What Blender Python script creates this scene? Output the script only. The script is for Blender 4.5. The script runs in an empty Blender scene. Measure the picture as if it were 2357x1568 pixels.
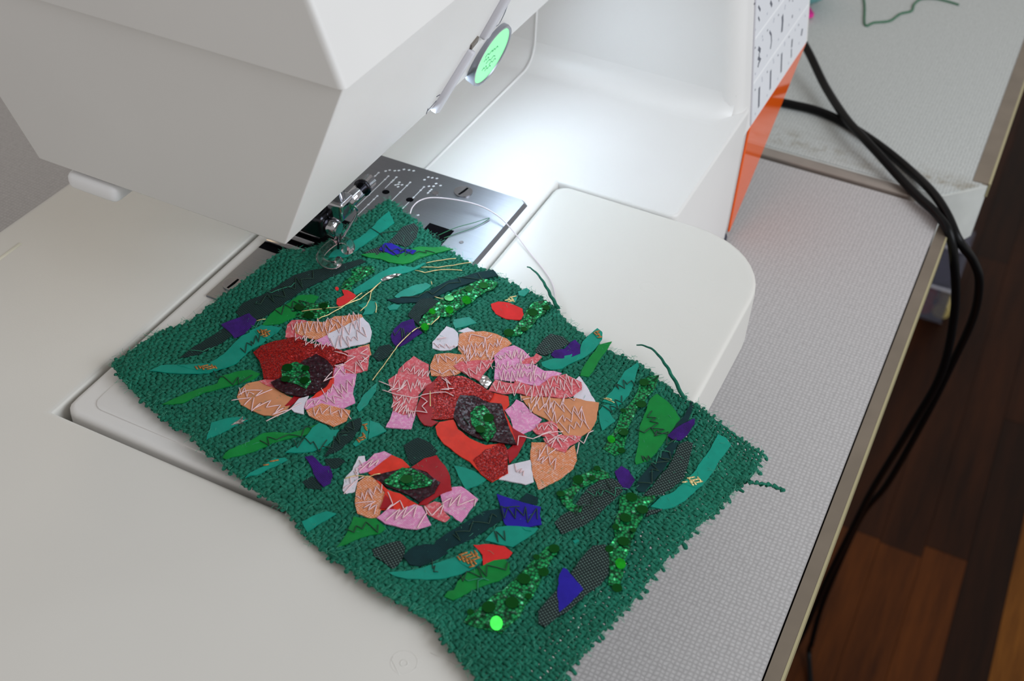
import bpy, bmesh, math, random
from mathutils import Vector, Matrix, geometry, noise
random.seed(7)
# ------------------------------------------------------------------ camera
# world: X across the machine towards its user, Y along the machine to its column, Z up; bed top = 0. Millimetres below, metres in Blender.
MM = 0.001
W_, H_ = 2357.0, 1568.0
FPX = 2783.7469
CAM = Vector((213.179, -385.695, 312.148))
MROT = Matrix(((0.8972484, 0.4396609, 0.0405405), (0.3187121, -0.5813915, -0.748603), (-0.3055616, 0.6846037, -0.6617779)))          # rows: image x, image y (down), viewing direction
scene = bpy.context.scene
cd = bpy.data.cameras.new('camera'); cam = bpy.data.objects.new('camera', cd)
scene.collection.objects.link(cam)
cd.sensor_width = 36.0; cd.lens = FPX / W_ * 36.0; cd.clip_start = 0.01; cd.clip_end = 30
rot = MROT.transposed() @ Matrix(((1,0,0),(0,-1,0),(0,0,-1)))
mw = rot.to_4x4(); mw.translation = CAM * MM; cam.matrix_world = mw
cd.dof.use_dof = True; cd.dof.focus_distance = 0.46; cd.dof.aperture_fstop = 17
scene.camera = cam
# ------------------------------------------------------------------ light
scene.view_settings.view_transform = 'Standard'; scene.view_settings.look = 'None'
scene.view_settings.gamma = 1.0; scene.view_settings.use_curve_mapping = False
scene.view_settings.exposure = 0.0
world = bpy.data.worlds.new('world'); scene.world = world; world.use_nodes = True
bg = world.node_tree.nodes['Background']; bg.inputs[0].default_value = (0.86, 0.83, 0.80, 1); bg.inputs[1].default_value = 0.50
def area(name, loc, target, size, size_y, energy, col):
    l = bpy.data.lights.new(name, 'AREA'); l.shape = 'RECTANGLE'; l.size = size; l.size_y = size_y; l.energy = energy; l.color = col
    o = bpy.data.objects.new(name, l); scene.collection.objects.link(o)
    o.location = loc; o.rotation_euler = (Vector(target) - Vector(loc)).to_track_quat('-Z', 'Y').to_euler()
    return o
WINDOW = Vector((1000, 0, 560))
area('window_light', WINDOW * MM, (0.03, 0.04, 0), 0.8, 0.6, 8.2, (0.86, 0.93, 1.0))
area('room_lamp', (-1.0, 0.7, 0.9), (-0.15, 0, 0), 0.25, 0.25, 0.45, (1.0, 0.74, 0.40))

# ------------------------------------------------------------------ pixel / ray helpers (where a traced outline lies on a real surface)
def ray(px):
    return MROT.transposed() @ Vector((px[0]-W_/2, px[1]-H_/2, FPX))
def atz(px, z):
    d = ray(px); return CAM + d * ((z - CAM.z) / d.z)
def aty(px, y):
    d = ray(px); return CAM + d * ((y - CAM.y) / d.y)
def onplane(px, p0, n):
    d = ray(px); return CAM + d * (((Vector(p0) - CAM).dot(n)) / d.dot(n))

# ------------------------------------------------------------------ materials
def lin(c):
    return tuple(((v/255)/12.92 if v/255 <= 0.04045 else ((v/255+0.055)/1.055)**2.4) for v in c[:3]) + (1,)
class NT:
    def __init__(s, name):
        s.m = bpy.data.materials.new(name); s.m.use_nodes = True; s.t = s.m.node_tree; s.b = s.t.nodes['Principled BSDF']
    def n(s, typ, **kw):
        o = s.t.nodes.new(typ)
        for k, v in kw.items():
            if k.startswith('_'): setattr(o, k[1:], v)
            else: o.inputs[k.replace('__', ' ')].default_value = v
        return o
    def l(s, a, b): s.t.links.new(a, b)
    def coord(s): return s.n('ShaderNodeTexCoord').outputs['Object']
    def mix(s, fac, a, b, blend='MIX'):
        o = s.t.nodes.new('ShaderNodeMix'); o.data_type = 'RGBA'; o.blend_type = blend
        for i, v in ((0, fac), (6, a), (7, b)):
            if hasattr(v, 'is_linked'): s.l(v, o.inputs[i])
            else: o.inputs[i].default_value = v
        return o.outputs[2]
    def math(s, op, a, b=0.0):
        o = s.t.nodes.new('ShaderNodeMath'); o.operation = op
        for i, v in ((0, a), (1, b)):
            if hasattr(v, 'is_linked'): s.l(v, o.inputs[i])
            else: o.inputs[i].default_value = v
        return o.outputs[0]
    def ramp(s, fac, stops):
        o = s.t.nodes.new('ShaderNodeValToRGB'); s.l(fac, o.inputs[0]); e = o.color_ramp.elements
        while len(e) < len(stops): e.new(0.5)
        for q, (p, c) in zip(e, stops): q.position = p; q.color = c
        return o.outputs[0]
    def noise(s, scale, detail=2, rough=0.5, vec=None):
        o = s.n('ShaderNodeTexNoise', Scale=scale, Detail=detail, Roughness=rough)
        s.l(vec if vec is not None else s.coord(), o.inputs['Vector']); return o.outputs['Fac']
    def bump(s, h, strength, dist):
        o = s.n('ShaderNodeBump', Strength=strength, Distance=dist); s.l(h, o.inputs['Height']); s.l(o.outputs[0], s.b.inputs['Normal'])
def plain(name, col, rough=0.5, metal=0.0, coat=0.0, var=0.0, vscale=60, ior=None, grain=0.0, spec=0.5):
    k = NT(name); k.b.inputs['Base Color'].default_value = lin(col); k.b.inputs['Roughness'].default_value = rough
    k.b.inputs['Metallic'].default_value = metal; k.b.inputs['Coat Weight'].default_value = coat; k.b.inputs['Coat Roughness'].default_value = 0.05
    k.b.inputs['Specular IOR Level'].default_value = spec
    if ior: k.b.inputs['IOR'].default_value = ior
    if var:
        c = lin(col); f = k.noise(vscale, 3)
        k.l(k.ramp(f, [(0.3, tuple(v*(1-var) for v in c[:3])+(1,)), (0.7, tuple(min(1, v*(1+var)) for v in c[:3])+(1,))]), k.b.inputs['Base Color'])
    if grain: k.bump(k.noise(1800, 2), grain, 0.0004)
    return k.m
def cloth(name, col, rough=0.75, pitch=0.45, var=0.18, strength=0.35, col2=None, sheen=0.2, metal=0.0, mottle=0.0, angle=0.35):
    """woven cloth: fine over-under relief, slight mottling of the dye, optional second yarn colour"""
    k = NT(name); mp = k.n('ShaderNodeMapping'); mp.inputs['Rotation'].default_value = (0, 0, angle)
    k.l(k.coord(), mp.inputs['Vector']); v = mp.outputs[0]
    s = 0.314 / (pitch * MM)
    wx = k.n('ShaderNodeTexWave', Scale=s, Distortion=0.8); wx.bands_direction = 'X'; k.l(v, wx.inputs['Vector'])
    wy = k.n('ShaderNodeTexWave', Scale=s, Distortion=0.8); wy.bands_direction = 'Y'; k.l(v, wy.inputs['Vector'])
    h = k.math('MULTIPLY', wx.outputs['Fac'], wy.outputs['Fac'])
    c = lin(col); f = k.noise(220, 4, 0.6)
    base = k.ramp(f, [(0.3, tuple(x*(1-var) for x in c[:3])+(1,)), (0.72, tuple(min(1, x*(1+var)) for x in c[:3])+(1,))])
    if col2: base = k.mix(k.ramp(h, [(0.25, (0,0,0,1)), (0.6, (1,1,1,1))]), lin(col2), base)
    if mottle: base = k.mix(k.ramp(k.noise(900, 3, 0.7), [(0.50, (0,0,0,1)), (0.60, (mottle,)*3+(1,))]), base, (0.86, 0.78, 0.78, 1))
    k.l(base, k.b.inputs['Base Color']); k.b.inputs['Roughness'].default_value = rough; k.b.inputs['Metallic'].default_value = metal
    k.b.inputs['Sheen Weight'].default_value = sheen*0.2; k.b.inputs['Specular IOR Level'].default_value = 0.18; k.bump(h, strength, 0.0003); return k.m
def glitter(name, col, dark, metal=0.85, rough=0.22, scale=1100, strength=1.0):
    """shiny knit: each little facet turns its own way, so some catch the light"""
    k = NT(name); vo = k.n('ShaderNodeTexVoronoi', Scale=scale); k.l(k.coord(), vo.inputs['Vector'])
    f = k.math('MULTIPLY', vo.outputs['Distance'], 1.4)
    k.l(k.mix(f, lin(col), lin(dark)), k.b.inputs['Base Color'])
    nm = k.t.nodes.new('ShaderNodeVectorMath'); nm.operation = 'SUBTRACT'; k.l(vo.outputs['Color'], nm.inputs[0]); nm.inputs[1].default_value = (0.5, 0.5, 0.5)
    sc = k.t.nodes.new('ShaderNodeVectorMath'); sc.operation = 'SCALE'; k.l(nm.outputs[0], sc.inputs[0]); sc.inputs['Scale'].default_value = strength
    ge = k.t.nodes.new('ShaderNodeNewGeometry'); ad = k.t.nodes.new('ShaderNodeVectorMath'); ad.operation = 'ADD'
    k.l(ge.outputs['Normal'], ad.inputs[0]); k.l(sc.outputs[0], ad.inputs[1])
    no = k.t.nodes.new('ShaderNodeVectorMath'); no.operation = 'NORMALIZE'; k.l(ad.outputs[0], no.inputs[0]); k.l(no.outputs[0], k.b.inputs['Normal'])
    k.b.inputs['Metallic'].default_value = metal; k.b.inputs['Roughness'].default_value = rough; k.b.inputs['Specular IOR Level'].default_value = 0.3; return k.m
def burlap_mat():
    k = NT('burlap_yarn'); f = k.noise(90, 4, 0.6); g = k.noise(700, 3, 0.6)
    a = k.ramp(f, [(0.25, lin((4,80,60))), (0.55, lin((8,99,77))), (0.8, lin((18,120,95)))])
    k.l(k.mix(k.ramp(g, [(0.35, (0,0,0,1)), (0.75, (0.6,0.6,0.6,1))]), a, lin((52,148,122))), k.b.inputs['Base Color'])
    k.b.inputs['Roughness'].default_value = 0.62; k.b.inputs['Specular IOR Level'].default_value = 0.2
    k.bump(k.noise(1500, 4, 0.7), 0.9, 0.0006); return k.m
def laminate(name, light, dark, stain=False):
    """grey linen-weave laminate: crossing threads of uneven strength"""
    k = NT(name); v = k.coord()
    wx = k.n('ShaderNodeTexWave', Scale=158, Distortion=3.0, Detail=2); wx.bands_direction = 'X'; wx.inputs['Detail Scale'].default_value = 1.5; k.l(v, wx.inputs['Vector'])
    wy = k.n('ShaderNodeTexWave', Scale=158, Distortion=3.0, Detail=2); wy.bands_direction = 'Y'; wy.inputs['Detail Scale'].default_value = 1.5; k.l(v, wy.inputs['Vector'])
    h = k.math('MULTIPLY', k.math('POWER', wx.outputs['Fac'], 0.55), k.math('POWER', wy.outputs['Fac'], 0.55))
    h2 = k.math('ADD', k.math('MULTIPLY', h, 0.6), k.math('MULTIPLY', k.noise(380, 4, 0.7), 0.75))
    c = k.ramp(h2, [(0.25, lin(dark)), (0.68, lin(light)), (1.0, lin(tuple(min(255, x+14) for x in light)))])
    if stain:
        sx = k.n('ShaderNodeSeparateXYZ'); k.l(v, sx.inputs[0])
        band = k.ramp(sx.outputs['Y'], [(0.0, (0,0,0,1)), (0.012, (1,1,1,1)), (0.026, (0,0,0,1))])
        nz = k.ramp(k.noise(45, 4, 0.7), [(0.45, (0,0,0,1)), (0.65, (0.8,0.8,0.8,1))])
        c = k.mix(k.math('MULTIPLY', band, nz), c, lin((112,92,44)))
    k.l(c, k.b.inputs['Base Color']); k.b.inputs['Roughness'].default_value = 0.5; k.bump(h, 0.08, 0.0002); return k.m
def wood(name, a, b):
    k = NT(name); mp = k.n('ShaderNodeMapping'); mp.inputs['Scale'].default_value = (14, 1.2, 5); k.l(k.coord(), mp.inputs['Vector'])
    f = k.noise(3.0, 6, 0.65, mp.outputs[0]); k.l(k.ramp(f, [(0.3, lin(a)), (0.7, lin(b))]), k.b.inputs['Base Color'])
    k.b.inputs['Roughness'].default_value = 0.55; k.b.inputs['Specular IOR Level'].default_value = 0.15; k.bump(f, 0.1, 0.002); return k.m
def brushed(name, col, rough=0.3):
    k = NT(name); mp = k.n('ShaderNodeMapping'); mp.inputs['Scale'].default_value = (1, 60, 1); k.l(k.coord(), mp.inputs['Vector'])
    f = k.noise(60, 4, 0.6, mp.outputs[0]); c = lin(col)
    k.l(k.ramp(f, [(0.3, tuple(x*0.88 for x in c[:3])+(1,)), (0.7, c)]), k.b.inputs['Base Color'])
    k.b.inputs['Metallic'].default_value = 1; k.b.inputs['Roughness'].default_value = rough; k.bump(f, 0.03, 0.0005); return k.m
def clear(name, col, rough=0.05, ior=1.45, alpha=None):
    k = NT(name); k.b.inputs['Base Color'].default_value = lin(col); k.b.inputs['Roughness'].default_value = rough
    k.b.inputs['Transmission Weight'].default_value = alpha or 1; k.b.inputs['IOR'].default_value = ior; return k.m
def glow(name, col, power):
    k = NT(name); k.b.inputs['Base Color'].default_value = lin(col); k.b.inputs['Emission Color'].default_value = lin(col); k.b.inputs['Emission Strength'].default_value = power
    k.b.inputs['Roughness'].default_value = 0.2; return k.m
MT = dict(
    shell=plain('white_plastic', (226,224,222), 0.38, var=0.015, vscale=20, grain=0.05),
    shell2=plain('cream_plastic', (220,217,211), 0.33, var=0.02, vscale=12, grain=0.04),
    lever=plain('pale_grey_plastic', (205,203,210), 0.4),
    chart=plain('chart_print_white', (226,227,232), 0.3), chartline=plain('chart_line', (244,244,246), 0.4), ink=plain('dark_print', (96,98,110), 0.5), paleink=plain('pale_print', (182,184,194), 0.5),
    orange=plain('orange_plastic', (240,96,24), 0.06, spec=0.4),
    plate=brushed('steel_plate', (150,152,158), 0.36), platedark=plain('plate_slot', (8,7,11), 0.9, spec=0.05), engr=plain('engraving', (235,238,244), 0.3, metal=0.3),
    chrome=plain('chrome', (190,190,196), 0.07, metal=1), darkmetal=plain('dark_steel', (60,60,66), 0.22, metal=1), steel=plain('steel', (170,168,172), 0.2, metal=1),
    clearfoot=clear('clear_acrylic', (252,226,230), 0.08, 1.3),
    screen=glow('lit_green_screen', (130,238,160), 0.45), screenink=plain('screen_digits', (70,190,120), 0.5), ring=plain('display_ring', (150,152,160), 0.3, metal=0.6),
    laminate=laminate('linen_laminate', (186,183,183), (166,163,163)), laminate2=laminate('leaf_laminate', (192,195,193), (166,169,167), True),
    alu=plain('aged_aluminium', (140,128,114), 0.32, metal=0.45, var=0.10, vscale=40), aluedge=plain('bright_aluminium', (176,166,130), 0.4, metal=0.3), whiteedge=plain('white_edge_plastic', (200,202,198), 0.45, var=0.05, vscale=90),
    hinge=plain('hinge_metal', (158,148,140), 0.35, metal=0.4, var=0.10, vscale=50),
    rubber=plain('black_rubber', (4,4,6), 0.38, spec=0.2), foot=plain('grey_rubber', (58,60,74), 0.6),
    box=clear('clear_box_plastic', (190,190,206), 0.15, 1.1, 0.85), boxrim=plain('box_rim', (206,206,216), 0.3), redspool=plain('red_spool', (190,30,30), 0.5), yellowspool=plain('yellow_spool', (225,205,130), 0.5),
    dark=plain('table_underside', (46,34,28), 0.7),
    pinkfelt=cloth('magenta_cloth', (222,52,150), 0.8, 0.5), tealspool=plain('teal_plastic', (92,158,156), 0.4),
    threadw=plain('white_thread', (226,214,218), 0.5), threadg=plain('green_thread', (20,104,66), 0.55),
    burlap=burlap_mat(), backing=plain('burlap_backing', (4,50,38), 0.9, var=0.2, vscale=300, spec=0.1),
    tea=cloth('teal_satin', (8,138,118), 0.45, 0.35, 0.10, 0.12), grn=cloth('green_satin', (2,126,52), 0.45, 0.35, 0.12, 0.12),
    chr=cloth('charcoal_mesh', (84,106,100), 0.6, 0.95, 0.15, 0.5, col2=(18,32,32), angle=0.6), chd=cloth('dark_net', (30,62,56), 0.7, 0.8, 0.25, 0.4, col2=(10,34,34)),
    dkt=cloth('dark_teal_felt', (8,46,50), 0.85, 0.5, 0.2, 0.3), pur=cloth('purple_felt', (56,18,108), 0.85, 0.6, 0.35, 0.5), blu=cloth('blue_felt', (38,28,150), 0.85, 0.5, 0.12, 0.2),
    red=cloth('red_felt', (212,44,44), 0.85, 0.5, 0.10, 0.2), cor=cloth('coral_chiffon', (208,88,98), 0.6, 0.4, 0.10, 0.15, mottle=0.25), pnk=cloth('pink_cotton', (220,140,186), 0.75, 0.55, 0.10, 0.4, mottle=0.3),
    pch=cloth('peach_weave', (232,158,112), 0.7, 0.75, 0.12, 0.7, col2=(214,132,90), mottle=0.25), pcb=cloth('tan_silk', (206,138,98), 0.5, 0.5, 0.1, 0.2), wht=cloth('lilac_white_cotton', (218,212,222), 0.8, 0.5, 0.06, 0.3),
    dre=cloth('dark_red_satin', (160,16,28), 0.4, 0.45, 0.15, 0.2), lam=glitter('red_lame', (212,40,26), (116,8,12), 0.35, 0.36, 1900, 0.5), org=cloth('orange_red_satin', (216,52,34), 0.5, 0.45, 0.12, 0.2),
    brg=glitter('burgundy_glitter', (66,2,26), (24,0,9), 0.05, 0.35, 1300, 0.45), seq=glitter('green_sequin_net', (40,190,108), (0,62,30), 0.45, 0.26, 1000, 0.9),
    sqd=plain('dark_green_sequin', (6,84,24), 0.18, metal=0.75), sqb=plain('lit_green_sequin', (24,170,34), 0.2, metal=0.7, var=0.3, vscale=700),  # second sequin green is lighter: the glint is put into its colour
    gol=glitter('gold_lurex', (226,186,112), (150,112,60), 0.9, 0.3, 900, 0.9), gdt=glitter('gold_on_teal', (196,160,108), (30,138,118), 0.3, 0.4, 700, 0.6), sil=glitter('silver_lurex', (232,222,216), (160,150,146), 0.9, 0.25, 900, 0.9),
    coppert=plain('copper_thread', (176,120,62), 0.4, metal=0.5), goldthread=plain('gold_thread', (232,208,148), 0.3, metal=0.6), stw=plain('pale_pink_stitch', (232,198,200), 0.5), std=plain('dark_green_stitch', (12,56,40), 0.6), stg=plain('green_stitch', (34,128,98), 0.6), fuzz=plain('burlap_fibre', (60,150,122), 0.6),
    lampglass=glow('lamp_lens', (236,244,255), 2.0),
)
# ------------------------------------------------------------------ builders
ORG = {}
def origin(parent): return ORG.get(parent.name, Vector((0,0,0))) if parent else Vector((0,0,0))
def props(o, label=None, cat=None, group=None, kind=None):
    for k, v in (('label', label), ('category', cat), ('group', group), ('kind', kind)):
        if v: o[k] = v
    return o
def thing(name, loc, label, cat, group=None):
    o = bpy.data.objects.new(name, None); scene.collection.objects.link(o); o.empty_display_size = 0.02
    o.location = Vector(loc) * MM; ORG[o.name] = Vector(loc); return props(o, label, cat, group)
def mesh(name, verts, faces, mat, parent=None, smooth=False, org=None, label=None, kind=None, angle=None):
    og = origin(parent) if parent else Vector(org or (0,0,0))
    me = bpy.data.meshes.new(name); me.from_pydata([tuple((Vector(v) - og) * MM) for v in verts], [], faces)
    me.materials.append(MT[mat] if isinstance(mat, str) else mat)
    if smooth: me.shade_smooth()
    me.validate(); o = bpy.data.objects.new(name, me); scene.collection.objects.link(o)
    if parent: o.parent = parent
    else: o.location = og * MM
    ORG[o.name] = og
    if angle is not None: soften(o, angle)
    return props(o, label, kind=kind)
def soften(o, angle=35):
    o.data.shade_smooth(); a = math.radians(angle)
    bm = bmesh.new(); bm.from_mesh(o.data)
    for e in bm.edges:
        if len(e.link_faces) == 2 and e.calc_face_angle(0) > a: e.smooth = False
    bm.to_mesh(o.data); bm.free()
def from_bm(name, bm, mat, parent=None, org=None, angle=40, **kw):
    bmesh.ops.recalc_face_normals(bm, faces=bm.faces)
    vs = [v.co.copy() for v in bm.verts]
    for i, v in enumerate(bm.verts): v.index = i
    fs = [[v.index for v in f.verts] for f in bm.faces]; bm.free()
    return mesh(name, vs, fs, mat, parent, org=org, angle=angle, **kw)
def bevel(bm, r, seg=3, angle=25, edges=None):
    es = edges if edges is not None else [e for e in bm.edges if len(e.link_faces) == 2 and e.calc_face_angle(0) > math.radians(angle)]
    bmesh.ops.bevel(bm, geom=es, offset=r, offset_type='OFFSET', segments=seg, profile=0.6, affect='EDGES', clamp_overlap=True)
def box_bm(x0, x1, y0, y1, z0, z1, r=0, seg=2):
    bm = bmesh.new(); bmesh.ops.create_cube(bm, size=1)
    for v in bm.verts: v.co = Vector((x0 + (v.co.x+.5)*(x1-x0), y0 + (v.co.y+.5)*(y1-y0), z0 + (v.co.z+.5)*(z1-z0)))
    if r: bevel(bm, r, seg)
    return bm
def box(name, x0, x1, y0, y1, z0, z1, mat, parent=None, r=0, seg=2, **kw):
    return from_bm(name, box_bm(x0, x1, y0, y1, z0, z1, r, seg), mat, parent, **kw)
def prism_bm(poly, z0, z1):
    bm = bmesh.new(); n = len(poly)
    a = [bm.verts.new((p[0], p[1], z0)) for p in poly]; b = [bm.verts.new((p[0], p[1], z1)) for p in poly]
    bm.faces.new(a[::-1]); bm.faces.new(b)
    for i in range(n): bm.faces.new((a[i], a[(i+1)%n], b[(i+1)%n], b[i]))
    bmesh.ops.recalc_face_normals(bm, faces=bm.faces); return bm
def yprism_bm(prof, y0, y1):
    """profile in X,Z swept along Y"""
    bm = bmesh.new(); n = len(prof)
    a = [bm.verts.new((p[0], y0, p[1])) for p in prof]; b = [bm.verts.new((p[0], y1, p[1])) for p in prof]
    bm.faces.new(a); bm.faces.new(b[::-1])
    for i in range(n): bm.faces.new((a[i], b[i], b[(i+1)%n], a[(i+1)%n]))
    bmesh.ops.recalc_face_normals(bm, faces=bm.faces); return bm
def arc(cx, cy, r, a0, a1, n=8):
    return [(cx + r*math.cos(math.radians(a0+(a1-a0)*i/n)), cy + r*math.sin(math.radians(a0+(a1-a0)*i/n))) for i in range(n+1)]
def frame_at(d):
    d = d.normalized(); u = d.cross(Vector((0,0,1)))
    if u.length < 1e-4: u = Vector((1,0,0))
    u.normalize(); return u, d.cross(u)
def tube_data(pts, r, sides=6, caps=True, flat=1.0):
    pts = [Vector(p) for p in pts]; n = len(pts); V = []; F = []
    for i, p in enumerate(pts):
        d = pts[min(i+1, n-1)] - pts[max(i-1, 0)]
        u, w = frame_at(d); rr = r[i] if isinstance(r, (list, tuple)) else r
        for k in range(sides):
            a = 2*math.pi*k/sides; V.append(p + u*(rr*math.cos(a)) + w*(rr*flat*math.sin(a)))
    for i in range(n-1):
        for k in range(sides):
            F.append((i*sides+k, i*sides+(k+1)%sides, (i+1)*sides+(k+1)%sides, (i+1)*sides+k))
    if caps: F += [tuple(range(sides))[::-1], tuple(range((n-1)*sides, n*sides))]
    return V, F
def tube(name, pts, r, mat, parent=None, sides=8, smoothpath=0, **kw):
    if smoothpath: pts = catmull(pts, smoothpath)
    V, F = tube_data(pts, r, sides); return mesh(name, V, F, mat, parent, smooth=True, **kw)
def catmull(P, k=6):
    P = [Vector(p) for p in P]; out = []
    for i in range(len(P)-1):
        p0, p1, p2, p3 = P[max(i-1,0)], P[i], P[i+1], P[min(i+2, len(P)-1)]
        for j in range(k):
            t = j/k; out.append(0.5*((2*p1) + (p2-p0)*t + (2*p0-5*p1+4*p2-p3)*t*t + (3*p1-p0-3*p2+p3)*t**3))
    return out + [P[-1]]
def disc(name, c, n, r, h, mat, parent, sides=20, dome=0.0, **kw):
    """short cylinder, its top slightly domed or dished"""
    c, n = Vector(c), Vector(n).normalized(); u, w = frame_at(n); V, F = [], []
    for hh, rr in ((0, r), (h, r), (h, r*0.86)):
        for k in range(sides):
            a = 2*math.pi*k/sides; V.append(c + n*hh + (u*math.cos(a) + w*math.sin(a))*rr)
    V.append(c + n*(h+dome))
    for j in (0, 1):
        for k in range(sides): F.append((j*sides+k, j*sides+(k+1)%sides, (j+1)*sides+(k+1)%sides, (j+1)*sides+k))
    for k in range(sides): F.append((2*sides+k, 2*sides+(k+1)%sides, 3*sides))
    F.append(tuple(range(sides))[::-1])
    return mesh(name, V, F, mat, parent, angle=40, **kw)
def strip(pts, w, n, h=0.15):
    """flat printed or raised line of width w on a surface with normal n"""
    pts = [Vector(p) for p in pts]; n = Vector(n).normalized(); V, F = [], []
    for i, p in enumerate(pts):
        d = (pts[min(i+1, len(pts)-1)] - pts[max(i-1, 0)]).normalized(); s = n.cross(d).normalized()*(w/2)
        V += [p - s, p + s, p + s + n*h, p - s + n*h]
    for i in range(len(pts)-1):
        a, b = 4*i, 4*i+4
        F += [(a+3, a+2, b+2, b+3), (a+1, a, b, b+1), (a+2, a+1, b+1, b+2), (a, a+3, b+3, b)]
    F += [(0,1,2,3), tuple(len(V)-k for k in (1,2,3,4))]
    return V, F

# ------------------------------------------------------------------ floor
TZ = -85.0; FZ = -785.0
floor = box('floor', -1000, 1500, -900, 2600, FZ-40, FZ-6, 'dark', kind='structure'); props(floor, 'dark wooden plank floor below the table')
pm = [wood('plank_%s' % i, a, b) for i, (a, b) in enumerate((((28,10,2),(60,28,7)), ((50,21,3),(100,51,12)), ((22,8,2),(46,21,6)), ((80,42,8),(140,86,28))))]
WP = 49.0
for i in range(14):
    x0 = 95 + i*WP; y = -150 + random.uniform(-200, 200)
    while y < 2500:
        ln = random.uniform(480, 900)
        box('plank', x0+0.25, x0+WP-0.25, y+0.25, y+ln-0.25, FZ-6, FZ+random.uniform(-0.2, 0.2), pm[(3 if i == 6 else 1) if i in (2,3,4,6) and y < 520 else random.choice((0,2))], floor); y += ln  # far planks take only dark woods: the floor's shade put into their colour

# ------------------------------------------------------------------ table with hinged leaf
table = thing('sewing_table', (0, 0, FZ), 'grey linen-patterned laminate table with metal edge strips under the sewing machine', 'table')
top = [(-480,-460), (199,-460), (199,233)] + arc(184, 233, 15, 0, 90, 6) + [(-480, 248)]
bm = prism_bm(top, TZ-22, TZ); from_bm('table_top', bm, 'laminate', table)
prof = [(199.7, TZ+0.5), (206.0, TZ+0.9), (206.0, TZ-24), (199.7, TZ-24)]
bm = yprism_bm(prof, -460, 231); et = from_bm('edge_trim', bm, 'alu', table, label='dull aluminium strip along the table edge')
bm = yprism_bm([(205.6, TZ+1.0), (206.6, TZ+0.8), (206.8, TZ-1), (206.8, TZ-24), (205.6, TZ-24)], -460, 231); from_bm('trim_edge', bm, 'aluedge', et)
bm = prism_bm([(-480,250.5), (178,250.5)] + arc(178, 255, 4.5, -90, 90, 6) + [(-480, 259.5)], TZ-8, TZ+1.6); bevel(bm, 0.9, 2, 50)
from_bm('hinge_strip', bm, 'hinge', table, label='metal hinge strip between table top and leaf')
leafp = [(-480,262.5), (193,262.5), (197, 263.5), (216,284), (218.5,289), (218.5,900), (-480,900)]
bm = prism_bm(leafp, TZ-38, TZ-0.5); leaf = from_bm('table_leaf', bm, 'whiteedge', table, label='hinged table leaf with white plastic edges', angle=50)
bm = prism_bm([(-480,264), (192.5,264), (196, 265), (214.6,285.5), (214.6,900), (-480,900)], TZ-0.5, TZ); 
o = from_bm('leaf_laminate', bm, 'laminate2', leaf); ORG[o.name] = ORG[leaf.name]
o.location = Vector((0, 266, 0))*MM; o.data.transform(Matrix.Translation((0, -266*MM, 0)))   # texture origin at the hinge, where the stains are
bm = yprism_bm([(209, TZ+0.4), (218.2, TZ+0.9), (218.2, TZ-8), (209, TZ-8)], 288, 900); from_bm('leaf_trim', bm, 'alu', leaf)
bm = yprism_bm([(218, TZ+1.0), (219.4, TZ+0.7), (219.6, TZ-1), (219.6, TZ-8), (218, TZ-8)], 288, 900); from_bm('leaf_trim_edge', bm, 'aluedge', leaf)
for x, y in ((-440,-420), (150,-420), (-440,700), (150,560)):
    box('leg', x-18, x+18, y-18, y+18, FZ, TZ-22 if y < 250 else TZ-38, 'dark', table, r=2)

# ------------------------------------------------------------------ slide-on extension table
ext = thing('extension_table', (-20, -250, TZ), 'cream plastic slide-on extension table wrapped round the free arm', 'extension table')
EX = 144.5
out = [(-156,-420), (70,-420), (92,-330), (112,-270), (128,-225), (137,-190), (142,-150), (EX,-105), (EX,8)] + arc(EX-37, 8, 37, 0, 90, 10)[1:] + [(47.2,45)] + arc(47.2, 38, 7, 90, 180, 5)[1:] + [(40.2,-176.5), (-58.5,-176.5), (-58.5,30), (-150, 30)]
bm = prism_bm(out, -27, 0.4)
tope = [e for e in bm.edges if all(v.co.z > 0 for v in e.verts)]
bevel(bm, 2.6, 4, edges=tope); slab = from_bm('table_panel', bm, 'shell2', ext, angle=50)
for x, y in ((-130,-390), (60,-390), (120,0), (-130,0)):
    V, F = tube_data([(x,y,-27), (x,y,TZ+4)], 9, 16); mesh('support_leg', V, F, 'shell', ext, angle=40)
    V, F = tube_data([(x,y,TZ+4), (x,y,TZ)], 10, 16); mesh('rubber_foot', V, F, 'foot', ext, angle=40)
# moulded marks in the plastic
def mark(px, r, name='moulded_mark', start=0, sweep=360, w=0.5):
    p = atz(px, 0.4); n = 28
    pts = [p + Vector((r*math.cos(math.radians(start+sweep*i/n)), r*math.sin(math.radians(start+sweep*i/n)), 0)) for i in range(n+1)]
    V, F = tube_data([q - Vector((0,0,w*0.28)) for q in pts], w*0.5, 6, True, 0.8); return mesh(name, V, F, 'shell2', slab, smooth=True)
mark((930,1525), 4.0); mark((930,1527), 1.1, w=0.8)
V, F = tube_data([atz(p, 0.35) for p in ((905,1513), (901,1518), (912,1540), (920,1556))], 0.14, 6); mesh('moulded_mark', V, F, 'shell2', slab, smooth=True)
V, F = tube_data([atz(p, 0.35) for p in ((990,1503), (1020,1518), (1050,1531))], 0.12, 6); mesh('moulded_mark', V, F, 'shell2', slab, smooth=True)
for p, r in (((1490,660), 3.2), ((1640,640), 1.8), ((1595,715), 2.0), ((1575,748), 2.0), ((1430,740), 1.6), ((1550,785), 2.0), ((1530,822), 2.2)):
    mark(p, r, start=random.uniform(0, 200), sweep=270, w=0.32)
# pale glossy bead added along the back of the panel to carry a glint
V, F = tube_data([(-137.7, y, 0.2) for y in (-190, -130, -107)] , 1.0, 10, True, 0.6); mesh('glint_bead', V, F, plain('glint_plastic', (236,230,210), 0.06), slab, smooth=True)

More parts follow.
